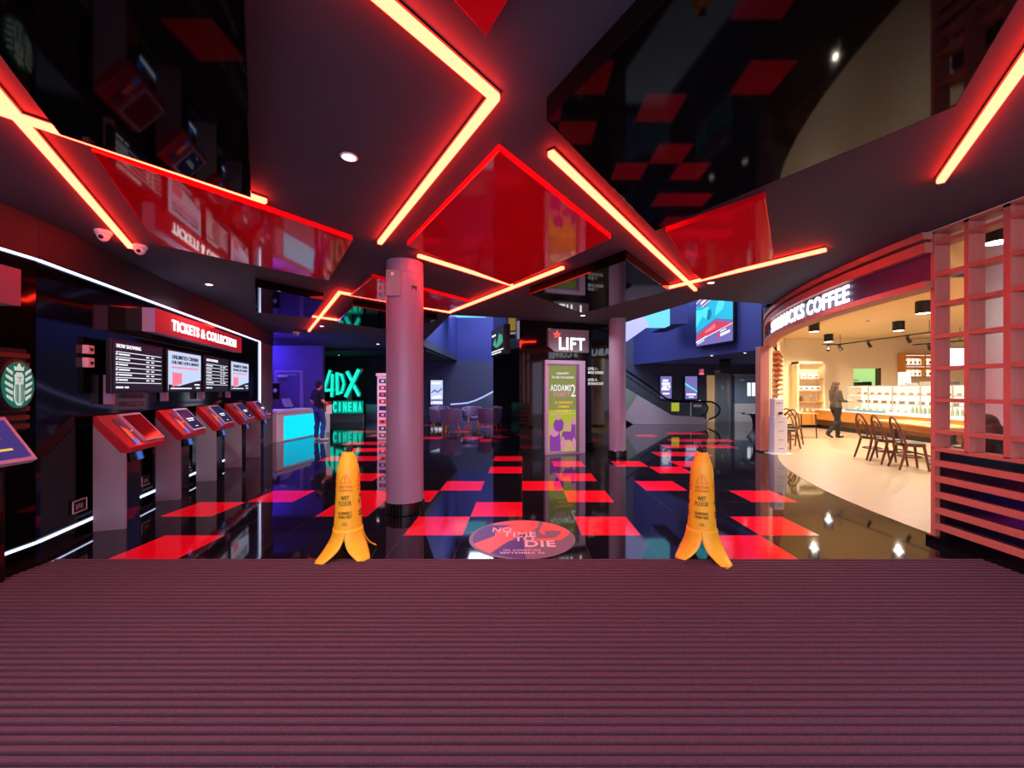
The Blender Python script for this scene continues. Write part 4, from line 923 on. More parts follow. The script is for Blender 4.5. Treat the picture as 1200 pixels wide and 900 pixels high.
# lattice screen
t = thing('lattice_screen', 'red timber box lattice screen with slatted black base at right', 'screen', (3.98,3.95,0))
NP = 12; dp = .15
for k in range(NP):
    wd = .05 if k == 2 else .038; MB().box(0,dp,-.298*k-wd,-.298*k,.905,3.0).build('post','redwood',t)
Lt = -.298*(NP-1)-.04
for z in (1.07,1.37,1.675,1.98,2.285,2.575,2.88):
    MB().box(.004,dp-.004,Lt,-.002,z-.017,z+.017).build('shelf_board','redwood',t)
MB().box(.0,dp,Lt,0,.88,.915).build('sill','redwood',t); MB().box(.0,dp,Lt,0,2.975,3.0).build('head_board','redwood',t)
MB().box(.05,.10,Lt,-.04,.06,.88).build('base_panel','black_gl',t); MB().box(.0,dp,-.04,0,.06,.88).build('end_post','redwood',t); MB().box(-.03,dp+.02,Lt,0.02,0,.06).build('plinth','black_gl',t)
for k in range(5): MB().box(.0,.05,Lt,-.04,.13+.152*k,.185+.152*k).build('slat','redwood',t)
# interior column + cylinder lamps + track lights
t = thing('shop_column', 'lavender white round column behind the lattice screen', 'column', (6.27,5.3,0)); MB().lathe([(.24,.0),(.24,3.39)], n=40).build('shaft','plaster_white',t,smooth=True); MB().lathe([(.26,.004),(.26,.1),(.245,.11)], n=40).build('base_ring','black_pl',t)
def cyl(x, y, label, e=26, r=.135, h=.27):
    t = thing('cylinder_lamp', label, 'lamp', (x,y,3.39), 0, 'black cylinder ceiling lamps in the coffee shop')
    MB().lathe([(r*.9,0),(r,-.005),(r,-h),(r*.92,-h),(r*.9,-h+.03),(.001,-h+.03)], n=28).build('shade','black_pl',t,smooth=True); MB().lathe([(.001,-h+.005),(r*.9,-h+.005),(r*.9,-h+.02),(.001,-h+.02)], n=28).build('lens','lamp',t)
    lamp('shop_lamp_beam', (x,y,3.39-h-.03), e, (1,.87,.67), angle=160, blend=1, size=.04)
SE = 430
for px,y,lb in ((954,11.7,'black cylinder lamp left of the tracks, nearer of the left pair'),(971,14.2,'black cylinder lamp farthest back near the wall'),(1053,11.5,'black cylinder lamp above the middle of the counter'),
        (1082,8.85,'large black cylinder lamp beside the lattice post'),(979,9.0,'black cylinder lamp half hidden by the fascia')): cyl((px-PX)*y/F, y, lb, SE)
cyl(5.35,4.55,'black cylinder lamp seen through the lattice top', 30)
for x,y in ((7,6),(10,9),(14.5,12.5),(11,5)): lamp('shop_lamp_beam', (x,y,3.3), SE, (1,.87,.67), angle=160, blend=1, size=.04)  # further warm spots without lamp bodies
t = thing('track_rail', 'black track rail with spotlights running above the counter', 'track light', (0,0,0))
MB().tube([(10.65,14.4,3.05),(11.25,14.4,3.05),(11.35,11.0,3.05)], .02, 8).build('rail','black_pl',t); MB().tube([(11.22,14.3,3.05),(11.22,14.3,3.39)], .008, 6).build('drop_rod','black_pl',t); MB().tube([(11.35,11.3,3.05),(11.35,11.3,3.39)], .008, 6).build('drop_rod','black_pl',t)
def spot(p, dr, label):
    t = thing('track_spotlight', label, 'spotlight', p, 0, 'black track spotlights in the coffee shop'); d = Vector(dr).normalized()
    MB().tube([(0,0,0),(0,0,-.10)], .012, 8).build('stem','black_pl',t); MB().tube([Vector((0,0,-.10))-d*.07, Vector((0,0,-.10))+d*.11], [.035,.055], 16).build('head','black_pl',t,smooth=True)
    MB().box(-.09,.03,-.015,.015,-.02,0).build('adapter','black_pl',t)
for p,dr,lb in (((10.9,14.4,3.03),(-.6,-.3,-.9),'track spotlight at the left end of the rail'),((11.25,14.35,3.03),(.4,-.4,-.9),'track spotlight second from the left end'),((11.29,13.2,3.03),(.1,-.5,-.9),'track spotlight in the middle of the rail'),((11.33,11.9,3.03),(.1,-.5,-.9),'track spotlight nearest the lattice on the front rail')): spot(p,dr,lb)
t = thing('track_rail', 'second shorter black track rail behind the first', 'track light', (0,0,0)); MB().tube([(13.1,13.6,2.95),(13.5,12.5,2.95),(13.7,11.2,2.95)], .02, 8).build('rail','black_pl',t); MB().tube([(13.5,12.5,2.95),(13.5,12.5,3.39)], .008, 6).build('drop_rod','black_pl',t)
for p,dr,lb in (((13.25,13.2,2.93),(.8,.4,-.6),'tilted track spotlight on the second rail, left'),((13.6,11.9,2.93),(.8,.4,-.6),'tilted track spotlight on the second rail, right')): spot(p,dr,lb)
t = thing('ceiling_vent', 'small white ceiling fitting between the cylinder lamps', 'vent', (9.55,11.2,3.39)); MB().lathe([(.10,0),(.11,-.01),(.09,-.03),(.001,-.03)], n=24).build('ring','white',t,smooth=True); MB().lathe([(.05,-.03),(.04,-.05),(.001,-.05)], n=20).build('core','grey_metal',t,smooth=True)
# ================================================================ COFFEE SHOP FURNITURE
t = thing('wall_shelf_unit', 'built-in lit shelf niche with oak shelves and cupboard base', 'shelf', (10.42,15.6,0))
MB().box(0,.92,-.03,0,.62,2.42).build('back_panel','cream',t); MB().box(-.06,0,-.34,0,0,2.5).build('side_panel','cream',t); MB().box(.92,.98,-.34,0,0,2.5).build('side_panel','cream',t); MB().box(-.06,.98,-.34,0,2.42,2.5).build('top_panel','cream',t)
for z in (.98,1.40,1.84): MB().box(0,.92,-.33,-.03,z-.02,z+.02).build('shelf_board','wood_light',t)
MB().box(0,.92,-.36,-.03,.12,.62).build('cupboard','wood_light',t); MB().box(.455,.465,-.365,-.36,.14,.60).build('door_gap','wood_dark',t); MB().box(0,.92,-.33,-.03,0,.12).build('plinth','black_pl',t)
def item(name, label, cat, p, fn, grp=None):
    t = thing(name, label, cat, p, 0, grp); fn(t); return t
def packbox(t): MB().box(-.10,.10,-.08,.08,0,.16).build('carton','paper',t,bevel=.004); MB().box(-.05,.05,-.084,-.08,.04,.10).build('print','mauve_grey',t)
def mug(t): MB().lathe([(.03,0),(.042,.004),(.045,.10),(.040,.10),(.036,.012),(.001,.012)], n=20).build('cup','white',t,smooth=True); MB().tube([(.043,0,.08),(.075,0,.07),(.075,0,.035),(.043,0,.025)], .007, 6).build('handle','white',t)
def bottle(t): MB().lathe([(.001,0),(.045,.003),(.045,.14),(.018,.19),(.018,.23),(.001,.23)], n=18).build('body','glass_thin',t,smooth=True); MB().lathe([(.02,.23),(.02,.255),(.001,.255)], n=14).build('cap','white',t)
for k in range(3): item('carton', 'white carton on the top shelf of the lit niche', 'box', (10.65+.24*k,15.42,1.86), packbox, 'cartons on the niche top shelf')
for k in range(4): item('carton', 'white carton on the second shelf of the lit niche', 'box', (10.56+.21*k,15.42,1.42), packbox, 'cartons on the niche second shelf')
for k in range(2): item('glass_bottle', 'clear bottle on the lower oak shelf of the niche', 'bottle', (11.0+.14*k,15.42,1.0), bottle, 'bottles in the niche')
for k in range(3): item('mug', 'white mug on the cupboard top of the niche', 'mug', (10.6+.22*k,15.40,.62), mug, 'mugs in the niche')
item('coffee_bag', 'small brown bag on the lower oak shelf of the niche', 'bag', (10.62,15.42,1.0), lambda t: (MB().ext([(-.06,-.04,0),(.06,-.04,0),(.05,-.04,.16),(-.05,-.04,.16)], (0,.08,0)).build('pouch','bag_brown',t,bevel=.01), MB().box(-.05,.05,-.02,.02,.15,.19).build('fold','bag_brown',t)))
# counter: local x runs toward the viewer (world -Y), y away from the customer (world +X)
CT = thing('counter', 'long oak fronted coffee counter with black plinth', 'counter', (11.0,15.2,0), -PI/2)
LC = 5.8
MB().box(0,LC,.10,.85,0,.14).build('plinth','black_pl',CT); MB().box(0,LC,.06,.85,.14,.34).build('lower_panel','wood_dark',CT); MB().box(0,LC,0,.85,.34,.68).build('oak_front','wood_light',CT,bevel=.004); MB().box(-.01,LC+.01,-.02,.88,.68,.72).build('worktop','paper',CT,bevel=.004)
for k in range(4):
    b = MB()
    for j in range(5): b.box(1.5+1.05*k,2.2+1.05*k,.04,.062,.165+.033*j,.185+.033*j)
    b.build('vent_grille','wood_mid',CT)
def cpos(x, y, z): return Vector((11.0+y, 15.2-x, z))
t = thing('display_case', 'long lit glass display case of food on the coffee counter', 'display case', (11.0,15.2,.72), -PI/2)
x0c, x1c = 1.35, 5.6
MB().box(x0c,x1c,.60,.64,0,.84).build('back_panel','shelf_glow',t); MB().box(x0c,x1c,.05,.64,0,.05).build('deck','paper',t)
for z in (.30,.56): MB().box(x0c+.02,x1c-.02,.12,.60,z,z+.012).build('glass_shelf','glass_clear',t); MB().box(x0c+.02,x1c-.02,.115,.122,z-.01,z+.022).build('shelf_edge','steel',t)
MB().side_x([(.03,.02),(.036,.02),(.106,.83),(.10,.83)], x0c, x1c).build('front_glass','glass_clear',t); MB().box(x0c,x1c,.08,.66,.83,.86).build('top_panel','steel',t); MB().box(x0c,x0c+.015,.05,.64,.0,.84).build('end_glass','glass_clear',t)
MB().box(x0c,2.9,.022,.03,.0,.07).build('blue_strip','blue_card',t)
for k in range(5): MB().box(x0c+.85*k,x0c+.85*k+.025,.07,.10,0,.83).build('mullion','steel',t)
for zz in (.82,.55): MB().box(x0c+.05,x1c-.05,.14,.16,zz-.012,zz).build('lamp_strip','menu',t)
def pastry(t): MB().ball((0,0,.035), .06, 14, (1.2,.8,.55)).build('bun','food',t,smooth=True); MB().ball((0,0,.06), .035, 10, (1.3,.5,.4)).build('topping','food_dark',t,smooth=True)
def cake(t): MB().ext([(-.06,-.05,0),(.06,-.05,0),(.0,.08,0)], (0,0,.07)).build('slice','food_dark',t); MB().ext([(-.06,-.05,.07),(.06,-.05,.07),(.0,.08,.07)], (0,0,.015)).build('icing','paper',t)
def wrap_(t): MB().ext([(-.08,-.03,0),(.08,-.03,0),(.08,-.03,.02),(-.0,-.03,.12),(-.08,-.03,.05)], (0,.07,0)).build('wrapper','paper',t,bevel=.005); MB().box(-.05,.04,-.034,-.03,.015,.05).build('label_strip','food_green',t)
def juice(t): MB().lathe([(.001,0),(.034,.003),(.034,.12),(.015,.16),(.015,.18),(.001,.18)], n=14).build('body','food_green',t,smooth=True); MB().lathe([(.017,.18),(.017,.20),(.001,.20)], n=12).build('cap','white',t)
def first(fn, name, label, cat, grp):
    return item(name, label, cat, (0,0,0), fn, grp)
def row(proto, xs, y, z):
    for i, x in enumerate(xs):
        p = cpos(x,y,z)
        if i == 0 and proto.location.length == 0: proto.location = p
        else: copy_tree(proto, p)
row(first(pastry,'pastry','golden pastry on a glass shelf of the display case','pastry','pastries in the display case'), [1.6+.26*k for k in range(14)], .30, .72+.572)
row(first(cake,'cake_slice','dark cake slice on the middle shelf of the display case','cake','cake slices in the display case'), [1.6+.30*k for k in range(12)], .32, .72+.312)
row(first(wrap_,'sandwich','white wrapped sandwich on the bottom deck of the display case','sandwich','sandwiches in the display case'), [1.6+.24*k for k in range(8)], .25, .772)
row(first(juice,'juice_bottle','pale green drink bottle on the bottom deck of the display case','bottle','drink bottles in the display case'), [3.55+.12*k for k in range(16)], .22, .772)
t = thing('espresso_machine', 'steel espresso machine with dark hopper on top of the display case', 'coffee machine', tuple(cpos(4.15,.36,1.58)), -PI/2)
MB().box(-.35,.35,-.2,.2,0,.10).build('body','steel',t,bevel=.01); MB().tube([(.1,0,.1),(.1,0,.42),(.16,-.05,.45)], .012, 8).build('tap','chrome',t); MB().lathe([(.05,.1),(.09,.16),(.12,.24),(.10,.27),(.001,.27)], c=(-.08,0,0), n=20).build('hopper','wood_mid',t,smooth=True); MB().lathe([(.06,.1),(.06,.26),(.03,.34),(.001,.34)], c=(.1,.05,0), n=18).build('grinder','steel',t,smooth=True)
MB().box(-.8,-.4,-.18,.18,0,.06).build('cup_tray','grey_metal',t)
t = thing('menu_card', 'framed menu card standing on the display case', 'menu', tuple(cpos(3.0,.5,1.58)), -PI/2); MB().box(-.2,.2,-.01,.01,0,.40).build('card','paper',t); b = MB()
for k in range(6): b.box(-.08,-.02,-.014,-.01,.06+.05*k,.08+.05*k); b.box(.03,.10,-.014,-.01,.06+.05*k,.08+.05*k)
b.build('print','mauve_grey',t); MB().box(-.1,.1,-.04,.06,-.0,.012).build('stand','black_pl',t)
t = thing('wall_cubbies', 'oak wall cubbies with bright white packets above the counter', 'shelf', (14.45,15.6,1.93))
MB().box(0,1.5,-.03,0,0,.86).build('back_panel','wood_light',t)
for z in (0,.43,.86): MB().box(0,1.5,-.32,-.03,z-.02,z+.02).build('shelf_board','wood_light',t)
for x in (0,.75,1.5): MB().box(x-.02,x+.02,-.32,-.03,0,.86).build('divider','wood_light',t)
for q in (.28,.71): MB().box(.05,1.45,-.30,-.29,q+.09,q+.10).build('lamp_strip','menu',t)
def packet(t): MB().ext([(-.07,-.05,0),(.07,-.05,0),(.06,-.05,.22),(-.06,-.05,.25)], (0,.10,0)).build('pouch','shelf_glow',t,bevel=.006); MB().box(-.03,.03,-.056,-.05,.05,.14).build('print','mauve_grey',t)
pp = item('packet','white packet in the bright oak wall cubbies','packet',(0,0,0),packet,'packets in the wall cubbies')
for i in range(16):
    r, c = divmod(i, 8); p = Vector((14.57+.165*c+(.06 if c>3 else 0),15.42,1.95+.43*r))
    if i == 0: pp.location = p
    else: copy_tree(pp, p)
t = thing('menu_light_box', 'bright white double menu light box on the shop back wall', 'light box', (16.35,15.60,2.28)); MB().box(0,1.3,-.08,0,0,.78).build('casing','black_pl',t); MB().box(.03,.61,-.09,-.08,.03,.75).build('face','menu',t); MB().box(.69,1.27,-.09,-.08,.03,.75).build('face','menu',t)
# bentwood chairs
def bent(loc, rz, label):
    t = thing('bentwood_chair', label, 'chair', loc, rz, 'bentwood chairs in the coffee shop')
    MB().lathe([(.001,.445),(.19,.445),(.205,.455),(.205,.475),(.195,.485),(.001,.488)], n=32).build('seat','seat_black',t,smooth=True); MB().lathe([(.19,.425),(.212,.43),(.212,.46),(.19,.46)], n=32).build('seat_ring','wood_mid',t,smooth=True)
    for sx in (-1,1): MB().tube([(sx*.15,-.13,.44),(sx*.165,-.15,.30),(sx*.185,-.19,.004)], [.024,.022,.017], 10).build('leg','wood_mid',t,smooth=True)
    for sx in (-1,1): MB().tube([(sx*.17,.12,.46),(sx*.185,.17,.25),(sx*.20,.24,.004)], [.024,.022,.018], 10).build('leg','wood_mid',t,smooth=True)
    hp = [(.17,.12,.44)]+[(.20*math.cos(a)*(1 if a < PI/2 else 1), .16+.11*math.sin(a)*1.0, .52+.43*math.sin(a)) for a in [PI*k/16 for k in range(17)]]+[(-.17,.12,.44)]
    MB().tube(hp, .019, 8).build('back_hoop','wood_mid',t,smooth=True)
    ip = [(.10,.17,.46)]+[(.125*math.cos(a), .18+.07*math.sin(a), .52+.31*math.sin(a)) for a in [PI*k/14 for k in range(15)]]+[(-.10,.17,.46)]
    MB().tube(ip, .014, 8).build('inner_hoop','wood_mid',t,smooth=True)
    MB().tube([(.165*math.cos(2*PI*k/28),.01+.165*math.sin(2*PI*k/28),.235) for k in range(28)], .012, 8, closed=True).build('ring_stretcher','wood_mid',t,smooth=True)
    return t
c0 = bent((7.36,8.50,.004), R(80), 'bentwood chair at the far side of the row by the pale table')
for lo, rz, lb in (((7.24,7.98,.004),R(74),'middle bentwood chair of the row by the pale table'),((7.12,7.44,.004),R(70),'nearest bentwood chair in the row, turned to the pale table'),((7.72,7.0,.004),R(166),'bentwood chair with black seat tucked beside the lattice post'),
        ((6.52,10.0,.004),R(-60),'bentwood chair just inside the red timber post'),((7.15,10.75,.004),R(120),'bentwood chair behind the one by the red timber post'),((9.6,8.4,.004),R(-100),'bentwood chair on the far side of the pale table'),((10.2,9.6,.004),R(30),'bentwood chair glimpsed through the lattice by the counter')): copy_tree(c0, lo, rz, lb)
t = thing('cafe_table', 'long pale topped table beside the bentwood chair row', 'table', (8.42,8.55,.004), R(76))
MB().box(-1.05,1.05,-.42,.42,.71,.75).build('top','wood_light',t,bevel=.006); MB().box(-.95,.95,-.36,.36,.60,.71).build('apron','wood_light',t)
for sx in (-1,1):
    MB().box(sx*.85-.03,sx*.85+.03,-.03,.03,.03,.60).build('leg','black_pl',t); MB().box(sx*.85-.04,sx*.85+.04,-.36,.36,0,.03).build('foot','black_pl',t)
MB().box(-.85,.85,-.02,.02,.08,.11).build('foot_rail','black_pl',t)
t = thing('cafe_table', 'small square table by the niche at the left of the coffee shop', 'table', (8.35,12.25,.004), R(20)); MB().box(-.35,.35,-.35,.35,.72,.75).build('top','wood_light',t,bevel=.005)
for sx in (-1,1):
    for sy in (-1,1): MB().tube([(sx*.3,sy*.3,.72),(sx*.32,sy*.32,0)], .016, 8).build('leg','black_pl',t)
item('napkin_stack', 'small white napkin stack on the square table', 'napkins', (8.25,12.2,.754), lambda t: (MB().box(-.08,.08,-.08,.08,0,.05).build('napkins','paper',t,bevel=.004), MB().ext([(-.04,-.01,.05),(.04,-.01,.05),(0,-.01,.13)], (0,.02,0)).build('folded_corner','paper',t)))
item('plate', 'white plate on the pale topped table', 'plate', (8.5,8.5,.754), lambda t: MB().lathe([(.001,0),(.06,0),(.10,.014),(.105,.018),(.06,.008),(.001,.006)], n=28).build('dish','white',t,smooth=True))
# potted plant on a plinth rack glimpsed through the lattice
t = thing('display_rack', 'dark wire rack with striped packs seen through the lattice', 'rack', (8.55,7.85-.0,0)); t.location = (10.9,9.0,.004)
for sx in (-1,1):
    for sy in (-1,1): MB().tube([(sx*.3,sy*.2,0),(sx*.3,sy*.2,1.45)], .014, 8).build('upright','black_pl',t)
for z in (.75,1.0,1.25): MB().box(-.32,.32,-.22,.22,z-.012,z+.012).build('shelf','wood_dark',t)
for z in (.762,1.012,1.262):
    for k in range(4):
        q = thing('snack_pack', 'brown and white pack on the dark wire rack', 'pack', (10.9-.22+.15*k,9.0-.05,.004+z), 0, 'packs on the wire rack'); MB().box(-.055,.055,-.08,.08,0,.15).build('pouch',('bag_brown','paper','food_dark','grey_metal')[k],q,bevel=.006); MB().box(-.03,.03,-.085,-.08,.03,.10).build('print','ink',q)
# ================================================================ PEOPLE
def V3(*a): return Vector(a)
def hand(b, wrist, dirv, palm_n, side, curl=.35, s=1.0):
    """palm and five separate fingers; dirv along the hand, palm_n = out of the palm"""
    d = Vector(dirv).normalized(); n = Vector(palm_n); n = (n-d*n.dot(d)).normalized(); w = d.cross(n)*side
    c = Vector(wrist)
    b.limb(c, .021*s, c+d*.045*s, .024*s, 10)
    for k in range(4):
        o = c+d*.03*s+w*(.030-.020*k)*s; b.limb(o, .012*s, c+d*(.088-.004*abs(k-1))*s+w*(.033-.022*k)*s, .0095*s, 8)
        q = c+d*(.088-.004*abs(k-1))*s+w*(.033-.022*k)*s; ln = (.034,.040,.037,.028)[k]*s; a = curl
        for j in range(2):
            dd = (d*math.cos(a)+n*math.sin(a)); q2 = q+dd*ln; b.limb(q, .0088*s-.001*j*s, q2, .0078*s-.001*j*s, 8); q = q2; a += curl; ln *= .75
    q = c+d*.02*s+w*.026*s; q2 = q+(d*.6+w*.7+n*.35).normalized()*.042*s; b.limb(q, .013*s, q2, .010*s, 8); q3 = q2+(d*.9+w*.15+n*.4).normalized()*.032*s; b.limb(q2, .010*s, q3, .0075*s, 8)
def person(name, label, loc, rz, J, top, bottom, hair, shoes, fem=False, seated=False):
    t = thing(name, label, 'person', loc, rz)
    def body(b, g=0.0, part='all'):
        if part in ('all','torso'):
            hp = J['hip']; ch = J['chest']; nk = J['neck']; sw = J['sw']; hw = .085 if not fem else .088
            for sx in (-1,1):
                b.limb(hp+V3(sx*hw,0,0), .088+g, J['waist']+V3(sx*.055,0,0), .080+g); b.limb(J['waist']+V3(sx*.055,0,0), .080+g, ch+V3(sx*.075,0,0), .092+g)
                b.limb(ch+V3(sx*.075,0,.02), .088+g, J['sh%d'%sx]*.8+nk*.2, .055+g)
            b.limb(hp, .095+g, ch, .098+g); b.limb(ch, .095+g, nk-V3(0,0,.06), .062+g)
            if fem:
                for sx in (-1,1): b.ball(ch+V3(sx*.068,-.07,-.01), .062+g)
        if part == 'all':
            b.limb(J['neck']-V3(0,0,.05), .052, J['head']-V3(0,-.012,.07), .048)
        for sx in (-1,1):
            if part in ('all','torso'): b.limb(J['sh%d'%sx], .050+g, J['el%d'%sx] if part == 'all' else J['sh%d'%sx].lerp(J['el%d'%sx], J['sleeve']), .040+g if part != 'all' else .038)
            if part == 'all' or (part == 'torso' and J['sleeve'] >= 1):
                b.limb(J['el%d'%sx], .038+g, J['wr%d'%sx] if part == 'all' else J['el%d'%sx].lerp(J['wr%d'%sx], .88), .025+g)
        if part in ('all','legs'):
            for sx in (-1,1):
                b.limb(J['hip']+V3(sx*.085,0,-.02), .090+g, J['kn%d'%sx], .056+g); b.limb(J['kn%d'%sx], .056+g, J['an%d'%sx] if part=='all' else J['kn%d'%sx].lerp(J['an%d'%sx],.96), (.036+g if part=='all' else .046+g))
                cm = J['kn%d'%sx].lerp(J['an%d'%sx], .28)+V3(0,.02,0); b.ball(cm, .055+g, 12, (1,1,1.6))
            if part == 'legs': b.limb(J['hip']+V3(-.05,0,.07), .088+g, J['hip']+V3(.05,0,.07), .088+g); b.ball(J['hip']+V3(0,.04,-.03), .10+g)
            else: b.ball(J['hip']+V3(0,.035,-.03), .10)
    b = MB(); body(b)
    hd = J['head']; f = Vector((J['face'][0], J['face'][1], 0)).normalized(); f = Vector((f.x, f.y, J['face'][2])).normalized(); sd = Vector((0,0,1)).cross(f).normalized(); up = f.cross(sd)
    Rm = Matrix((sd, -f, up)).transposed()
    def hp_(x, y, z): return hd+Rm @ Vector((x,y,z))
    b.ball(hp_(0,.015,.03), .088, 20, (.86,1.05,1.08), Rm); b.ball(hp_(0,-.012,-.035), .068, 16, (.86,1.0,1.15), Rm); b.ball(hp_(0,-.045,-.088), .03, 12, (1.1,.9,.8), Rm)
    b.tube([hp_(0,-.078,.022), hp_(0,-.098,-.012), hp_(0,-.084,-.022)], [.008,.014,.010], 8); b.ball(hp_(0,-.097,-.013), .013, 10)
    b.ball(hp_(0,-.075,-.048), .016, 10, (1.5,.7,.45), Rm)
    for sx in (-1,1): b.ball(hp_(sx*.078,.012,-.005), .026, 10, (.35,.7,1.15), Rm); b.ball(hp_(sx*.03,-.072,.03), .016, 10, (1.3,.6,.5), Rm)
    for sx in (-1,1):
        hd_ = J.get('hd%d'%sx, (J['wr%d'%sx]-J['el%d'%sx])); hand(b, J['wr%d'%sx], hd_, J.get('pn%d'%sx, (-sx,0,0)), sx*J.get('ts',1), J.get('curl',.4))
        an = J['an%d'%sx]; b.limb(an, .036, an+J['ft%d'%sx]*.10-V3(0,0,max(0,an.z-.06)*0+.03), .030)
    b.build('body', 'skin', t, remesh=.0065)
    for sx in (-1,1):
        MB().ball(hp_(sx*.03,-.084,.022), .009, 10).build('eye', 'ink', t, smooth=True)
    b = MB(); body(b, .012, 'torso'); b.build('top', top, t, remesh=.011)
    b = MB(); body(b, .012, 'legs'); b.build('trousers', bottom, t, remesh=.011)
    for sx in (-1,1):
        an = J['an%d'%sx]; ft = J['ft%d'%sx]; b = MB(); base = an-V3(0,0,.045)
        b.limb(an-ft*.03-V3(0,0,.03), .042, base+ft*.06, .040); b.limb(base+ft*.05, .040, base+ft*.15, .030); b.limb(an-V3(0,0,.005), .042, base+ft*.02, .044); b.build('shoe', shoes, t, remesh=.009)
    b = MB(); hair(b, hp_, Rm); return t, b
def hair_short(b, hp_, Rm):
    b.ball(hp_(0,.028,.052), .092, 18, (.93,1.05,1.0), Rm); b.ball(hp_(0,.06,0), .07, 14, (1.05,.8,1.1), Rm); b.ball(hp_(0,-.03,.105), .05, 12, (1.3,1,.6), Rm)
    for sx in (-1,1): b.ball(hp_(sx*.072,.02,.03), .03, 10, (.4,1,1), Rm)
def hair_long(b, hp_, Rm):
    b.ball(hp_(0,.026,.05), .094, 18, (.94,1.08,1.02), Rm); b.ball(hp_(0,.075,-.02), .072, 16, (1.05,.8,1.3), Rm)
    b.tube([hp_(0,.085,.0), hp_(0,.115,-.12), hp_(0,.13,-.24), hp_(0,.12,-.36), hp_(0,.11,-.43)], [.072,.075,.068,.05,.012], 14)
    for sx in (-1,1): b.tube([hp_(sx*.06,.02,.06), hp_(sx*.082,.035,-.04), hp_(sx*.06,.075,-.14), hp_(sx*.03,.10,-.2)], [.03,.028,.03,.02], 10)
def hair_bun(b, hp_, Rm):
    b.ball(hp_(0,.022,.045), .100, 18, (.97,1.10,1.06), Rm); b.ball(hp_(0,.07,-.03), .082, 16, (1.1,.85,1.4), Rm)
    b.tube([hp_(0,.08,-.02), hp_(0,.10,-.12), hp_(0,.10,-.22)], [.085,.085,.05], 14)
    for sx in (-1,1): b.tube([hp_(sx*.06,.0,.06), hp_(sx*.085,.02,-.04), hp_(sx*.075,.05,-.15)], [.035,.032,.03], 10)
# local frame: faces -y, +x is the person's left
J = dict(hip=V3(0,0,.90), waist=V3(0,.01,1.08), chest=V3(0,.015,1.27), neck=V3(0,.02,1.45), head=V3(0,-.015,1.555), face=(.15,-1,-.12), sw=.2, sleeve=.75,
    sh1=V3(.185,.02,1.385), el1=V3(.26,.06,1.13), wr1=V3(.25,-.13,.98), hd1=V3(.0,-.8,-.6),
    **{'sh-1':V3(-.185,.02,1.385),'el-1':V3(-.27,.06,1.13),'wr-1':V3(-.22,-.15,1.01),'hd-1':V3(.1,-1,-.1)},
    kn1=V3(.10,-.02,.48), an1=V3(.105,.02,.085), ft1=V3(.15,-1,0).normalized(),
    **{'kn-1':V3(-.13,-.06,.485),'an-1':V3(-.19,.03,.085),'ft-1':V3(-.25,-1,0).normalized()})
t, b = person('person', 'person in black t-shirt and blue jeans standing at the cyan lit desk', (-5.83,11.62,0), R(150), J, 'tee', 'jeans', hair_short, 'shoe_white')
b.build('hair', 'hair_dark', t, remesh=.008)
q = (Matrix.Rotation(R(150),3,'Z') @ V3(-.20,-.15,.98))+V3(-5.83,11.62,0)
t = thing('folder', 'red folder with white papers held by the person at the desk', 'folder', q, R(150)+R(75)); MB().box(-.10,.10,.012,.026,-.16,.14).build('cover','red_metal',t,bevel=.003); MB().box(-.10,.06,.029,.034,-.22,.04).build('papers','paper',t)
J = dict(hip=V3(0,0,.93), waist=V3(0,.005,1.09), chest=V3(0,.01,1.28), neck=V3(0,.015,1.46), head=V3(0,-.03,1.575), face=(0,-1,.02), sw=.18, sleeve=1.0,
    sh1=V3(.16,.02,1.39), el1=V3(.20,-.02,1.13), wr1=V3(.13,-.24,1.10), hd1=V3(-.1,-1,.05), pn1=(0,0,1),
    **{'sh-1':V3(-.16,.02,1.39),'el-1':V3(-.20,-.02,1.13),'wr-1':V3(-.13,-.24,1.10),'hd-1':V3(.1,-1,.05),'pn-1':(0,0,1)},
    kn1=V3(.08,-.14,.52), an1=V3(.08,-.12,.085), ft1=V3(0,-1,0), curl=.25, ts=-1,
    **{'kn-1':V3(-.085,.03,.50),'an-1':V3(-.085,.30,.16),'ft-1':V3(0,-.85,-.5).normalized()})
bl = (9.40,12.15,.0)
t, b = person('person', 'person with long brown hair in dark clothes carrying a plate past the counter', bl, R(90), J, 'grey_top', 'trouser', hair_long, 'shoe_dark' if 'shoe_dark' in M else 'seat_black', fem=True)
b.build('hair', 'hair_brown', t, remesh=.008)
q = (Matrix.Rotation(R(90),3,'Z') @ V3(0,-.36,1.125))+Vector(bl)
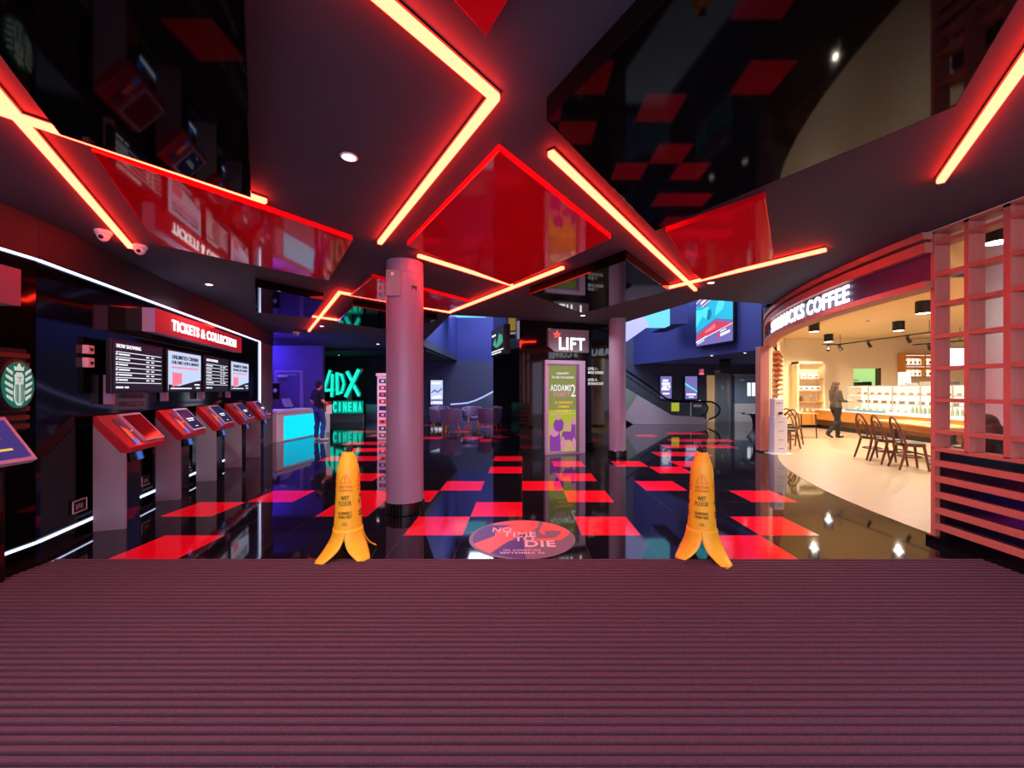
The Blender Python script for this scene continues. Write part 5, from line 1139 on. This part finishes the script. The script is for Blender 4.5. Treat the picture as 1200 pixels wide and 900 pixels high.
t = thing('serving_plate', 'white oval plate carried by the person with long hair', 'plate', q, R(90)); MB().lathe([(.001,0),(.08,0),(.15,.016),(.155,.022),(.08,.010),(.001,.008)], n=32).build('dish','white',t,smooth=True)
J = dict(hip=V3(0,0,.53), waist=V3(0,.0,.70), chest=V3(0,-.06,.85), neck=V3(0,-.13,.98), head=V3(0,-.22,1.045), face=(0,-1,-.3), sw=.18, sleeve=1.0,
    sh1=V3(.16,-.10,.93), el1=V3(.21,-.18,.72), wr1=V3(.12,-.34,.76), hd1=V3(-.2,-1,0), pn1=(0,0,-1),
    **{'sh-1':V3(-.16,-.10,.93),'el-1':V3(-.21,-.18,.72),'wr-1':V3(-.12,-.34,.76),'hd-1':V3(.2,-1,0),'pn-1':(0,0,-1)},
    kn1=V3(.11,-.42,.50), an1=V3(.11,-.40,.085), ft1=V3(0,-1,0), **{'kn-1':V3(-.11,-.42,.50),'an-1':V3(-.11,-.40,.085),'ft-1':V3(0,-1,0)})
sl = (5.08,4.28,.004)
t, b = person('person', 'seated person with dark auburn hair behind the lattice screen', sl, R(165), J, 'seat_black', 'trouser', hair_bun, 'seat_black', fem=True)
b.build('hair', 'hair_red', t, remesh=.008)
copy_tree(c0, (5.08,4.26,.004), R(165), 'bentwood chair under the seated person behind the lattice')
# ================================================================ LIGHT
w = bpy.data.worlds.new('world'); w.use_nodes = True; sc.world = w
w.node_tree.nodes['Background'].inputs[0].default_value = (.74,.66,.95,1); w.node_tree.nodes['Background'].inputs[1].default_value = 1.25
# added area lights under the closed roof of the double-height hall
lamp('hall_fill_area', (5.2,12.5,7.0), 900, (.72,.80,1), 'AREA', 5.0, rot=(0,0,0), sy=7)
lamp('hall_fill_area', (-1.2,17.5,7.0), 900, (.60,.68,1), 'AREA', 3.0, rot=(0,0,0), sy=7)

lamp('front_fill_area', (0,-3.2,1.7), 170, (.84,.76,1), 'AREA', 8.5, rot=(PI/2,0,0), sy=2.4)  # added unseen panel behind the camera, cool light onto camera-facing sides
lamp('passage_fill_spot', (9.3,16.4,2.52), 150, (.85,.92,1), angle=150, blend=1, size=.03)  # added hidden spot that brightens the doors at right
